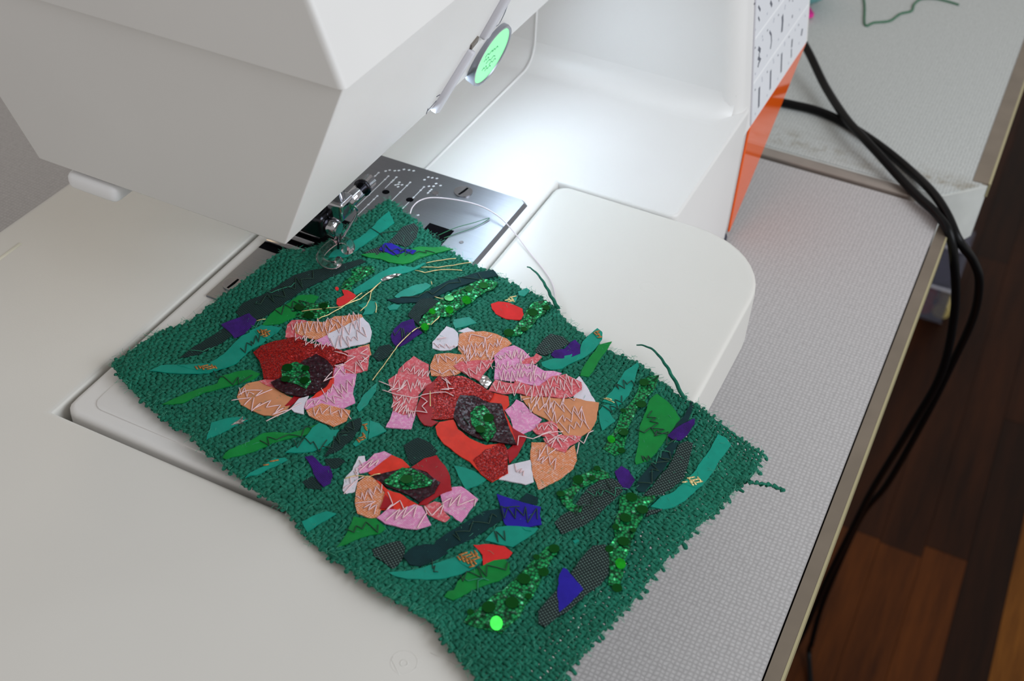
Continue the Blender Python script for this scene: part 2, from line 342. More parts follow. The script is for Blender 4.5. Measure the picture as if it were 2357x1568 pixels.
# ------------------------------------------------------------------ sewing machine
mach = thing('sewing_machine', (0, 150, TZ), 'white sewing machine with orange lower panel and round green display', 'sewing machine')
LIFT = TZ + 3
# bed and base
bed = [(-110,44), (93,44), (97,48), (97,160), (-110,160)]
bm = prism_bm([(-110,46.5), (93,46.5)] + arc(93, 50.5, 4, -90, 0, 4)[1:] + [(97,152)] + arc(89, 152, 8, 0, 45, 3)[1:] + [(90,165), (-110,165)], LIFT, 0)
bevel(bm, 1.6, 3, edges=[e for e in bm.edges if all(v.co.z > -0.1 for v in e.verts)]); base = from_bm('bed', bm, 'shell', mach, angle=45)
# right-hand end of the base, its underside rising; the orange face is a panel on its front
def xprism_bm(prof, x0, x1):
    bm = bmesh.new(); n = len(prof); a = [bm.verts.new((x0, p[0], p[1])) for p in prof]; b = [bm.verts.new((x1, p[0], p[1])) for p in prof]
    bm.faces.new(a); bm.faces.new(b[::-1])
    for i in range(n): bm.faces.new((a[i], b[i], b[(i+1)%n], a[(i+1)%n]))
    bmesh.ops.recalc_face_normals(bm, faces=bm.faces); return bm
curve = [(161,-82), (185,-69), (215,-50), (243,-32), (269,-14.5)]
from_bm('end_housing', xprism_bm(curve + [(161,-14.5)], -110, 96), 'shell', mach)
bm = xprism_bm(curve + [(161.5,-14.5)], 96, 97.3); bevel(bm, 0.4, 1, 60); from_bm('orange_panel', bm, 'orange', mach, label='glossy orange lower front panel', angle=30)
# free arm
bm = prism_bm([(-56.5,60), (-56.5,-166)] + arc(-50.5, -168, 6, 180, 270, 5)[1:] + [(33,-174)] + arc(33.4, -168, 6, -90, 0, 5)[1:] + [(39.4,60)], -66, 0.03)
bevel(bm, 2.2, 3, edges=[e for e in bm.edges if all(v.co.z > -1 for v in e.verts) and not all(abs(v.co.y-60) < .1 for v in e.verts)]); arm = from_bm('free_arm', bm, 'shell', mach, angle=45)
bm = prism_bm([(-48.5,-99.5), (-48.5,-161)] + arc(-43.5, -163, 5, 180, 270, 5)[1:] + [(28,-168)] + arc(28, -163, 5, -90, 0, 5)[1:] + [(33,-99.5)], -0.3, 0.5); bevel(bm, 0.5, 2, 60)
from_bm('arm_cover', bm, 'shell', mach, angle=40)
# column: inner wall at y=142, front leaning back
def colx(z): return 97 - 0.143*(z+13)
def col_ring(z, x_off=0):
    xf = colx(z); r = [(-112,142)] + [(xf-10 + 10*math.sin(math.radians(a)), 152 - 10*math.cos(math.radians(a))) for a in range(0, 91, 15)] + [(xf,270), (-112,270)]
    return [Vector((p[0], p[1], z)) for p in r]
V, F = [], []; levels = (-14.5, 0, 60, 130, 250); n = None
for z in levels:
    rg = col_ring(z); n = len(rg); V += rg
for j in range(len(levels)-1):
    for i in range(n): F.append((j*n+i, j*n+(i+1)%n, (j+1)*n+(i+1)%n, (j+1)*n+i))
F += [tuple(range(n))[::-1], tuple(range((len(levels)-1)*n, len(levels)*n))]
column = mesh('column', V, F, 'shell', mach, angle=35)
# fillet between bed and column
R = 12; pr_ = [(142-R + R*math.sin(math.radians(a)) , R - R*math.cos(math.radians(a))) for a in range(0, 91, 10)]
V, F = [], []
for y, z in pr_:
    V += [Vector((-112, y, z-0.05)), Vector((84, y, z-0.05)), Vector((91, y+(142-y)*0.6+3, max(z-0.05-1.5, -0.3)))]
for i in range(len(pr_)-1):
    for k in (0, 1): F.append((3*i+k, 3*i+k+1, 3*i+4+k, 3*i+3+k))
mesh('bed_fillet', V, F, 'shell', mach, smooth=True)
# moulded seam across bed and up the column
V, F = tube_data([(-18.6, 24, -0.05), (-18.6, 126, -0.05)] + [(-18.6, 142-R + R*math.sin(math.radians(a)), R - R*math.cos(math.radians(a))) for a in range(0, 91, 15)] + [(-18.6, 142, 100)], 0.7, 6); mesh('shell_seam', V, F, 'shell', mach, smooth=True)
disc('rubber_foot', (92,154,TZ), (0,0,1), 6, 4, 'foot', mach)
disc('rubber_foot', (-90,154,TZ), (0,0,1), 6, 4, 'foot', mach); disc('rubber_foot', (60,60,TZ), (0,0,1), 6, 4, 'foot', mach); disc('rubber_foot', (-90,60,TZ), (0,0,1), 6, 4, 'foot', mach)
# stitch chart on the front of the column
PN = Vector((1,0,0.143)).normalized(); P0 = Vector((97.35,0,-13))
def ch(px, lift=0.0):
    return onplane(px, P0, PN) + PN*lift
cy0, cy1 = 163, 266
V = []
for z in (-14.0, 130):
    for y in (cy0, cy1): V.append(Vector((colx(z)+0.0, y, z)))
V = [v for v in V] + [v + PN*0.35 for v in V]
chart = mesh('stitch_chart', V, [(0,2,3,1), (4,5,7,6), (0,1,5,4), (2,6,7,3), (0,4,6,2), (1,3,7,5)], 'chart', mach, label='white stitch chart with small dark stitch symbols')
def chp(y, z, lift=0.36): return Vector((colx(z), y, z)) + PN*lift
for z in (-15+24*1, -15+24*2, -15+24*3, -15+24*4):
    V, F = strip([chp(cy0, z), chp(cy1, z)], 1.1, PN, 0.05); mesh('grid_line', V, F, 'chartline', chart)
V, F = strip([chp(cy0-1.6, -13.5, 0.02), chp(cy0-1.6, 100, 0.02)], 1.2, PN, 0.5); mesh('chart_edge', V, F, 'lever', chart)
def printed(pts, w, mat='ink'):
    V, F = strip([ch(p, 0.02) for p in pts], w, PN, 0.04); mesh('stitch_symbol', V, F, mat, chart)
Z3 = lambda x, y: (1600 + x/5.2267, y/5.2267)
SY = [([(772,1050),(764,1290)], 2.6), ([(910,845),(902,1075)], 2.4), ([(1042,640),(1033,870)], 2.4), ([(1168,470),(1160,570)], 2.2), ([(1158,590),(1156,690)], 1.6),
      ([(1290,345),(1276,430)], 2.6), ([(760,580),(785,610)], 2.2), ([(785,610),(768,650),(772,690)], 1.3), ([(755,700),(788,720),(765,760),(755,810)], 1.8),
      ([(895,380),(915,420),(918,500),(905,590)], 1.5), ([(1050,185),(1052,260),(1042,385)], 3.0), ([(1170,180),(1168,215)], 1.6), ([(760,75),(785,125)], 1.4), ([(760,205),(775,250)], 1.2),
      ([(905,20),(925,70)], 2.0), ([(1010,0),(1005,15)], 1.4), ([(1175,0),(1172,20)], 1.5)]
for pts, w in SY: printed([Z3(*p) for p in pts], w)
for p in ((718,45), (722,575), (722,1080), (870,365), (868,865), (1003,180), (998,665), (1135,5), (1130,445), (1245,300)):
    printed([Z3(p[0], p[1]-9), Z3(p[0], p[1]+9)], 1.3)
for p in ((725,360), (725,890), (725,1370), (868,165), (866,670), (866,1150), (1003,475), (995,950), (1128,300), (1125,760), (1258,115), (1250,520), (810,440), (806,940), (945,260), (942,720), (1085,70), (1076,540), (1205,360), (1325,190), (815,480), (808,970), (950,230), (945,750), (1080,100), (1078,515)):
    printed([Z3(p[0], p[1]-14), Z3(p[0]-2, p[1]+14)], 1.2, 'paleink')
# head and arm: faceted, widest at the seam
HB, HM = 60.0, 127.0
lowprof = [(7,HB), (34,HM), (34,HM+2), (-137,HM+2), (-137,HM), (-101,HB)]
bm = yprism_bm(lowprof, -118, 142)
front_end = [e for e in bm.edges if all(v.co.y < -117 for v in e.verts) and all(v.co.z < HM+1 for v in e.verts)]
ln_e = [e for e in bm.edges if abs(e.verts[0].co.y - e.verts[1].co.y) > 10 and all(v.co.z < HB+1 for v in e.verts)]
bevel(bm, 2.6, 4, edges=front_end + ln_e); head = from_bm('head_lower_shell', bm, 'shell', mach, angle=45)
upprof = [(36,HM+1.8), (25.5,156), (2,236), (-14,246), (-96,246), (-112,236), (-139,HM+1.8)]
bm = yprism_bm(upprof, -120, 270); bevel(bm, 2.4, 3, edges=[e for e in bm.edges if not all(v.co.z < HM+2.5 for v in e.verts) ]); from_bm('head_upper_shell', bm, 'shell', mach, angle=45)
# white tab under the back of the head
bm = box_bm(-89, -66, -119, -106, 51.5, 58.5, 3.2, 4); from_bm('thread_tab', bm, 'chartline', mach, label='small white plastic tab under the head')
# ribs, notch and display on the leaning front of the head
FN = Vector((67,0,-27)).normalized(); FP = Vector((7,0,HB))
def fa(px, lift=0.0): return onplane(px, FP, FN) + FN*lift
def rib(a, b, w, h, mat='lever'):
    V, F = strip([fa(a, -0.5), fa(b, -0.5)], w, FN, h+0.5)
    bm = bmesh.new(); vs = [bm.verts.new(v) for v in V]; [bm.faces.new([vs[i] for i in f]) for f in F]; bmesh.ops.recalc_face_normals(bm, faces=bm.faces); bevel(bm, 1.1, 3)
    return from_bm('front_rib', bm, mat, mach)
rib((995,254), (1082,112), 5.5, 2.6); rib((1108,84), (1190,-60), 6.5, 2.6)
V, F = strip([fa((1082,108), 0), fa((1098,88), 0)], 4.0, FN, 0.8); mesh('rib_notch', V, F, plain('shadow_grey_plastic', (120,112,104), 0.6), mach)
V, F = tube_data(catmull([fa(p, 0.05) for p in ((1152,22), (1145,35), (1138,58), (1147,56), (1160,32), (1171,2))], 5), 0.28, 6); mesh('button_outline', V, F, 'ring', mach, smooth=True)
for a, b in (((984,255), (1004,232)), ((1005,222), (1012,218)), ((981,262), (985,250))):
    V, F = strip([fa(a, 0), fa(b, 0)], 0.5, FN, 0.15); mesh('cutter_slot', V, F, 'ink', mach)
DC = fa((1119,121)) ; DN = Vector((0.94, -0.04, -0.28)).normalized(); DC = DC - FN*1.0
u_, w_ = frame_at(DN); V, F = [], []; NS = 40
for hh, rr in ((0,14.2), (3.4,14.6), (4.4,14.2), (4.4,13.4), (3.9,13.0)):
    for k in range(NS):
        a = 2*math.pi*k/NS; V.append(DC + DN*hh + (u_*math.cos(a) + w_*math.sin(a))*rr)
for j in range(4):
    for k in range(NS): F.append((j*NS+k, j*NS+(k+1)%NS, (j+1)*NS+(k+1)%NS, (j+1)*NS+k))
display = mesh('display_ring', V, F, 'ring', mach, angle=35, label='grey ring round the green display')
disc('display_screen', DC + DN*3.3, DN, 13.1, 0.6, 'screen', display, 36, label='lit pale green screen')
for k, (a, ln, o_) in enumerate(((-3.5,7,4), (-3.5,5,-1), (-1.0,4,5), (1.5,8,0), (4.2,6,-3), (4.2,4,4), (6.2,5,0))):
    pts = [DC + DN*3.95 + w_*(a) + u_*(o_-ln/2 + ln*i/4) + w_*(0.6*(-1)**i) for i in range(5)]
    V, F = strip(pts, 0.55, DN, 0.03); mesh('screen_mark', V, F, 'screenink', display)
# lamp under the arm
box('work_lamp', -3, 5, -50, 100, HB-0.8, HB+1, 'lampglass', mach, r=0.5)
L = bpy.data.lights.new('machine_lamp', 'AREA'); L.shape = 'RECTANGLE'; L.size = 0.006; L.size_y = 0.15; L.energy = 0.097; L.color = (0.68, 0.84, 1.0)
lo = bpy.data.objects.new('machine_lamp', L); scene.collection.objects.link(lo); lo.location = Vector((4, 25, HB-2))*MM; lo.rotation_euler = (0, math.radians(-57), 0)

# needle plate
bm = prism_bm([(-50,-98), (35.8,-98), (35.8,22)] + [(33.6,24), (-50,24)], -0.3, 1.0)
for v in bm.verts:
    if v.co.z > 0.5 and v.co.x > 30: v.co.x -= 2.4
plate = from_bm('needle_plate', bm, 'plate', mach, angle=20, label='brushed steel needle plate with engraved guide lines')
UP = Vector((0,0,1)); PZ = 1.0
def pp(x, y, z=PZ): return Vector((x, y, z))
for x, y0, y1 in ((-35.1,0,11.5), (-29.8,-25,11.3), (-26.2,1.5,12.4), (-26.1,-22,-4.7), (-18.7,-8,11.8), (-11.5,-9,11.7), (-7.6,6.9,11.6)):
    V, F = strip([pp(x,y0), pp(x,y1)], 0.32, UP, 0.04); mesh('guide_line', V, F, 'engr', plate)
    for y in ((y0+y1)/2, y1-1, y1-4): V, F = strip([pp(x,y), pp(x,y+0.7)], 0.9, UP, 0.06); mesh('guide_tick', V, F, 'engr', plate)
for x, y in ((-31.8,15.2), (-29.5,15.9), (-33,13.6), (-26.4,18.9), (-24.1,19.6), (-22,20.1), (-28,17), (-14.1,16.2), (-13.6,18.9), (-11.8,19.3), (-9.7,19.9), (-8,13.7), (-8,16.1), (-5.5,15.7), (-9.8,12.6), (-23.4,6.1), (-23,8.8), (-21.7,5.4), (-20.9,7.6), (-22.6,7.2), (-3.1,-9.2)):
    V, F = strip([pp(x-0.35,y-0.4), pp(x+0.3,y+0.5)], 0.8, UP, 0.06); mesh('engraved_digit', V, F, 'engr', plate)
for x, y in ((-24.4,-0.8), (-12.1,-0.8)): disc('plate_hole', (x,y,PZ-0.3), UP, 1.7, 0.34, 'platedark', plate)
disc('plate_screw', (-4.5,9.2,PZ-0.3), UP, 1.5, 0.5, 'steel', plate)
def slot_screw(x, y, r, a):
    s = disc('plate_screw', (x,y,PZ-0.3), UP, r, 0.9, 'steel', plate, 24, -0.2)
    d = Vector((math.cos(a), math.sin(a), 0)); V, F = strip([Vector((x,y,PZ+0.35)) - d*r*0.8, Vector((x,y,PZ+0.35)) + d*r*0.8], 0.9, UP, 0.3); mesh('screw_slot', V, F, 'platedark', s)
slot_screw(5.9, 16.1, 4.2, 1.4); slot_screw(-44.5, -87.5, 4.2, 1.5)
box('plate_opening', 4.1, 16.2, -25, -11.7, PZ-0.3, PZ+0.05, 'platedark', plate)
disc('plate_pin', (22.7,-17.4,PZ-0.3), UP, 0.9, 0.5, 'steel', plate)
# feed teeth
fd = box('feed_slot', -50, -26, -62, -28, PZ-0.3, PZ+0.1, 'platedark', mach)
for y in (-57, -51, -45, -39, -33): box('feed_teeth', -49, -30, y-1.4, y+1.4, PZ, PZ+1.8, 'steel', fd, r=0.4)
# needle bar, clamp, presser foot
NX, NY = -20.0, -45.0
tube('needle', [(NX,NY,1.0), (NX,NY,8), (NX,NY,22)], [0.25,0.45,0.6], 'chrome', mach)
tube('needle_bar', [(NX,NY,26), (NX,NY,HB+4)], 3.0, 'chrome', mach, 16)
bm = box_bm(NX-4, NX+4, NY-4, NY+6, 17, 26, 1.6, 3); cl = from_bm('needle_clamp', bm, 'chrome', mach)
tube('clamp_screw', [(NX+2,NY+3,22), (NX+2,NY+15,22.5)], 3.0, 'chrome', cl, 18)
tube('clamp_collar', [(NX+2,NY+15,22.5), (NX+2,NY+16.4,22.6)], 3.9, 'darkmetal', cl, 18)
V, F = [], []
for j, (yy, rr) in enumerate(((16.4,3.0), (21.5,3.2), (22,2.6))):
    for k in range(24):
        a = 2*math.pi*k/24; q = rr*(1.0 if k % 2 else 0.86); V.append(Vector((NX+2+q*math.cos(a), NY+yy, 22.8+q*math.sin(a))))
for j in range(2):
    for k in range(24): F.append((j*24+k, j*24+(k+1)%24, (j+1)*24+(k+1)%24, (j+1)*24+k))
F.append(tuple(range(48,72))); mesh('clamp_knob', V, F, 'steel', cl)
tube('presser_bar', [(NX-10,NY,20), (NX-10,NY,HB+4)], 3.2, 'chrome', mach, 16)
bm = box_bm(NX-15, NX-3, NY-9, NY+4, 9, 20, 2.5, 3); sh = from_bm('foot_holder', bm, 'darkmetal', mach)
tube('holder_screw', [(NX-4,NY-4,14), (NX+1.5,NY-4,13.5)], 3.6, 'chrome', sh, 18); disc('holder_screw_head', (NX+1.5,NY-4,13.5), (1,0,-0.1), 3.0, 0.8, 'steel', sh)
tube('thread_guide', catmull([(NX+3,NY+2,24), (NX+5,NY+6,18), (NX+3,NY+3,11), (NX+1,NY-1,6)], 5), 0.55, 'chrome', mach, 8)
Z1 = lambda x, y: (640 + x/5.2267, 340 + y/5.2267)
FT = 6.0
cpts = [(735,1345), (715,1395), (650,1415), (575,1400), (515,1355), (508,1295), (560,1225), (630,1165), (700,1120), (770,1108), (840,1132), (878,1180), (868,1228), (825,1240), (800,1215)]
foot = tube('presser_foot', [atz(Z1(*p), FT) for p in cpts], 1.65, 'clearfoot', mach, 12, smoothpath=4, label='clear plastic open embroidery foot')
tube('foot_shank', [atz(Z1(700,1118), FT), atz(Z1(690,1060), FT+3), (NX-6,NY-4,12)], [1.6,2.0,3.0], 'clearfoot', foot, 12)
tube('foot_pin', [atz(Z1(725,1220), FT-1), atz(Z1(722,1080), FT+4)], 0.5, 'darkmetal', foot)
# ------------------------------------------------------------------ burlap textile collage
LBa, LBb = Vector((-55,-147)), Vector((129,-206))
def S(x, y):
    """height of the cloth: nearly flat on the bed, gently waved, lifted along one edge, sagging where it passes the slab"""
    z = 2.5 + 0.55*math.sin(x*0.055 + y*0.03) + 0.45*math.sin(y*0.075 - x*0.02 + 1.0)
    d = (Vector((x, y)) - LBa); e = (LBb - LBa).normalized(); dist = abs(d.x*e.y - d.y*e.x)
    z += 2.6*math.exp(-dist/9.0)*(0.6+0.4*math.sin(x*0.09))
    if x > 143: z -= 0.009*(x-143)**2
    return z
def fab(px):
    z = 2.5
    for _ in range(6):
        p = atz(px, z); z = S(p.x, p.y)
    return p.x, p.y
E_TR = [(895,458),(960,513),(1012,560),(1075,603),(1140,632),(1200,665),(1262,695),(1300,735),(1345,773),(1400,806),(1480,843),(1520,880),(1560,908),(1600,930),(1660,975),(1720,1020),(1757,1043)]
E_TL = [(895,458),(850,488),(800,523),(745,560),(695,576),(647,580),(570,640),(492,698),(437,739),(372,763),(331,787),(293,815),(258,839)]
E_LB = [(258,839),(275,868),(320,915),(380,965),(440,1005),(478,1045),(520,1075),(560,1108),(600,1138),(650,1170),(690,1210),(720,1250),(770,1290),(830,1330),(870,1360),(940,1400),(1000,1440),(1020,1470),(1050,1510),(1075,1540),(1110,1575),(1200,1652)]
E_RB = [(1757,1043),(1738,1090),(1700,1122),(1650,1172),(1600,1222),(1550,1272),(1500,1332),(1470,1372),(1420,1422),(1370,1472),(1320,1532),(1290,1568),(1200,1652)]
def curve_fn(pts):
    P = [Vector(p) for p in catmull([Vector((*fab(q), 0)) for q in pts], 4)]
    L = [0.0]
    for a, b in zip(P, P[1:]): L.append(L[-1] + (b-a).length)
    T = L[-1]
    def f(t):
        s = max(0.0, min(1.0, t))*T
        for i in range(len(L)-1):
            if L[i+1] >= s: break
        k = (s-L[i])/(L[i+1]-L[i]+1e-9); return P[i].lerp(P[i+1], k)
    tab = [f(i/400) for i in range(401)]
    def g(t):
        q = max(0.0, min(1.0, t))*400; i = min(int(q), 399); return tab[i].lerp(tab[i+1], q-i)
    return g
c0, c1, d0, d1 = curve_fn(E_TR), curve_fn(E_LB), curve_fn(E_TL), curve_fn(E_RB)
T_, R_, L_, B_ = c0(0), c0(1), c1(0), c1(1)
def coons(u, v):
    uc, vc = max(0, min(1, u)), max(0, min(1, v))
    p = c0(uc)*(1-vc) + c1(uc)*vc + d0(vc)*(1-uc) + d1(vc)*uc - (T_*(1-uc)*(1-vc) + R_*uc*(1-vc) + L_*(1-uc)*vc + B_*uc*vc)
    if u != uc or v != vc:
        p = p + (R_-T_ if vc < .5 else B_-L_)*(u-uc) + (L_-T_ if uc < .5 else B_-R_)*(v-vc)
    return p.x, p.y
cloth_root = thing('textile_collage', (*fab((1000,1000)), 0.0), 'green burlap panel appliqued with three poppies and leaf scraps', 'textile')
NU, NV = 130, 91            # yarns across and along
SUB = 3
V, F = [], []
rnd = random.Random(3)
def yarn(ts, fn, phase, rad, fr0, fr1):
    """one yarn: over-under path through the weave"""
    n0 = len(V); pts = []; m = len(ts)
    wob = rnd.uniform(-.25,.25); s1 = rnd.uniform(0, 6)
    for i, t in enumerate(ts):
        x, y = fn(t, 0.10*math.sin(i*0.23+s1) + 0.08*wob)
        k = (i/SUB) + phase
        pts.append(Vector((x, y, S(x, y) + 0.31*math.cos(math.pi*k))))
    sides = 5
    for i, p in enumerate(pts):
        d = pts[min(i+1, m-1)] - pts[max(i-1, 0)]; uu, ww = frame_at(d)
        rr = rad*(1 + 0.18*math.sin(i*0.9+s1) + rnd.uniform(-.08,.08))
        if i == 0 or i == m-1: rr *= 0.5
        for q in range(sides):
            a = 2*math.pi*q/sides + math.pi/2; V.append(p + uu*(rr*math.cos(a)) + ww*(rr*0.60*math.sin(a)))
    for i in range(m-1):
        for q in range(sides): F.append((n0+i*sides+q, n0+i*sides+(q+1)%sides, n0+(i+1)*sides+(q+1)%sides, n0+(i+1)*sides+q))
for i in range(NU):
    u = (i+0.5)/NU; e0, e1 = rnd.uniform(-0.004, 0.010), rnd.uniform(-0.006, 0.012)
    ts = [(-e0) + (1+e0+e1)*j/(NV*SUB) for j in range(NV*SUB+1)]
    yarn(ts, lambda t, o, u=u: coons(u + o/NU, t), i % 2, 0.83 if u < 0.86 else 0.62, 0, 0)
for j in range(NV):
    v = (j+0.5)/NV; e0, e1 = rnd.uniform(-0.003, 0.006), rnd.uniform(-0.004, 0.012)
    ts = [(-e0) + (1+e0+e1)*i/(NU*SUB) for i in range(NU*SUB+1)]
    yarn(ts, lambda t, o, v=v: coons(t, v + o/NV), (j+1) % 2, 0.83 if v > 0.05 else 0.67, 0, 0)
mesh('burlap_weave', V, F, 'burlap', cloth_root, smooth=True, kind='stuff', label='open green burlap weave with frayed edges')
# fine backing cloth behind the weave, stopping short of the frayed end
V, F = [], []; NB = 40
for j in range(NB+1):
    for i in range(NB+1):
        u = 0.006 + (0.875 - 0.03*math.sin(j*0.4))*i/NB; v = 0.012 + 0.976*j/NB; x, y = coons(u, v); V.append(Vector((x, y, S(x, y) - 0.72)))
for j in range(NB):
    for i in range(NB): F.append((j*(NB+1)+i, j*(NB+1)+i+1, (j+1)*(NB+1)+i+1, (j+1)*(NB+1)+i))
mesh('backing_cloth', V, F, 'backing', cloth_root, smooth=True)
# loose hairs of jute
V, F = [], []
for _ in range(4500):
    edge = rnd.random()
    u, v = rnd.random(), rnd.random()
    if edge < 0.18: v = rnd.choice((0.0, 1.0)) 
    elif edge < 0.34: u = rnd.choice((0.0, 1.0, 1.0))
    x, y = coons(u, v); a = rnd.uniform(0, 6.28); ln = rnd.uniform(1.0, 3.6); z = S(x, y) + rnd.uniform(0.3, 0.7)
    b = a + rnd.uniform(-.9,.9)
    pts = [Vector((x,y,z)), Vector((x+ln*.5*math.cos(a), y+ln*.5*math.sin(a), z+rnd.uniform(0,.5))), Vector((x+ln*.5*math.cos(a)+ln*.5*math.cos(b), y+ln*.5*math.sin(a)+ln*.5*math.sin(b), z+rnd.uniform(-.3,.7)))]
    vv, ff = tube_data(pts, 0.055, 3, False); n0 = len(V); V += vv; F += [tuple(n0+k for k in f) for f in ff]
mesh('loose_fibres', V, F, 'fuzz', cloth_root, kind='stuff')

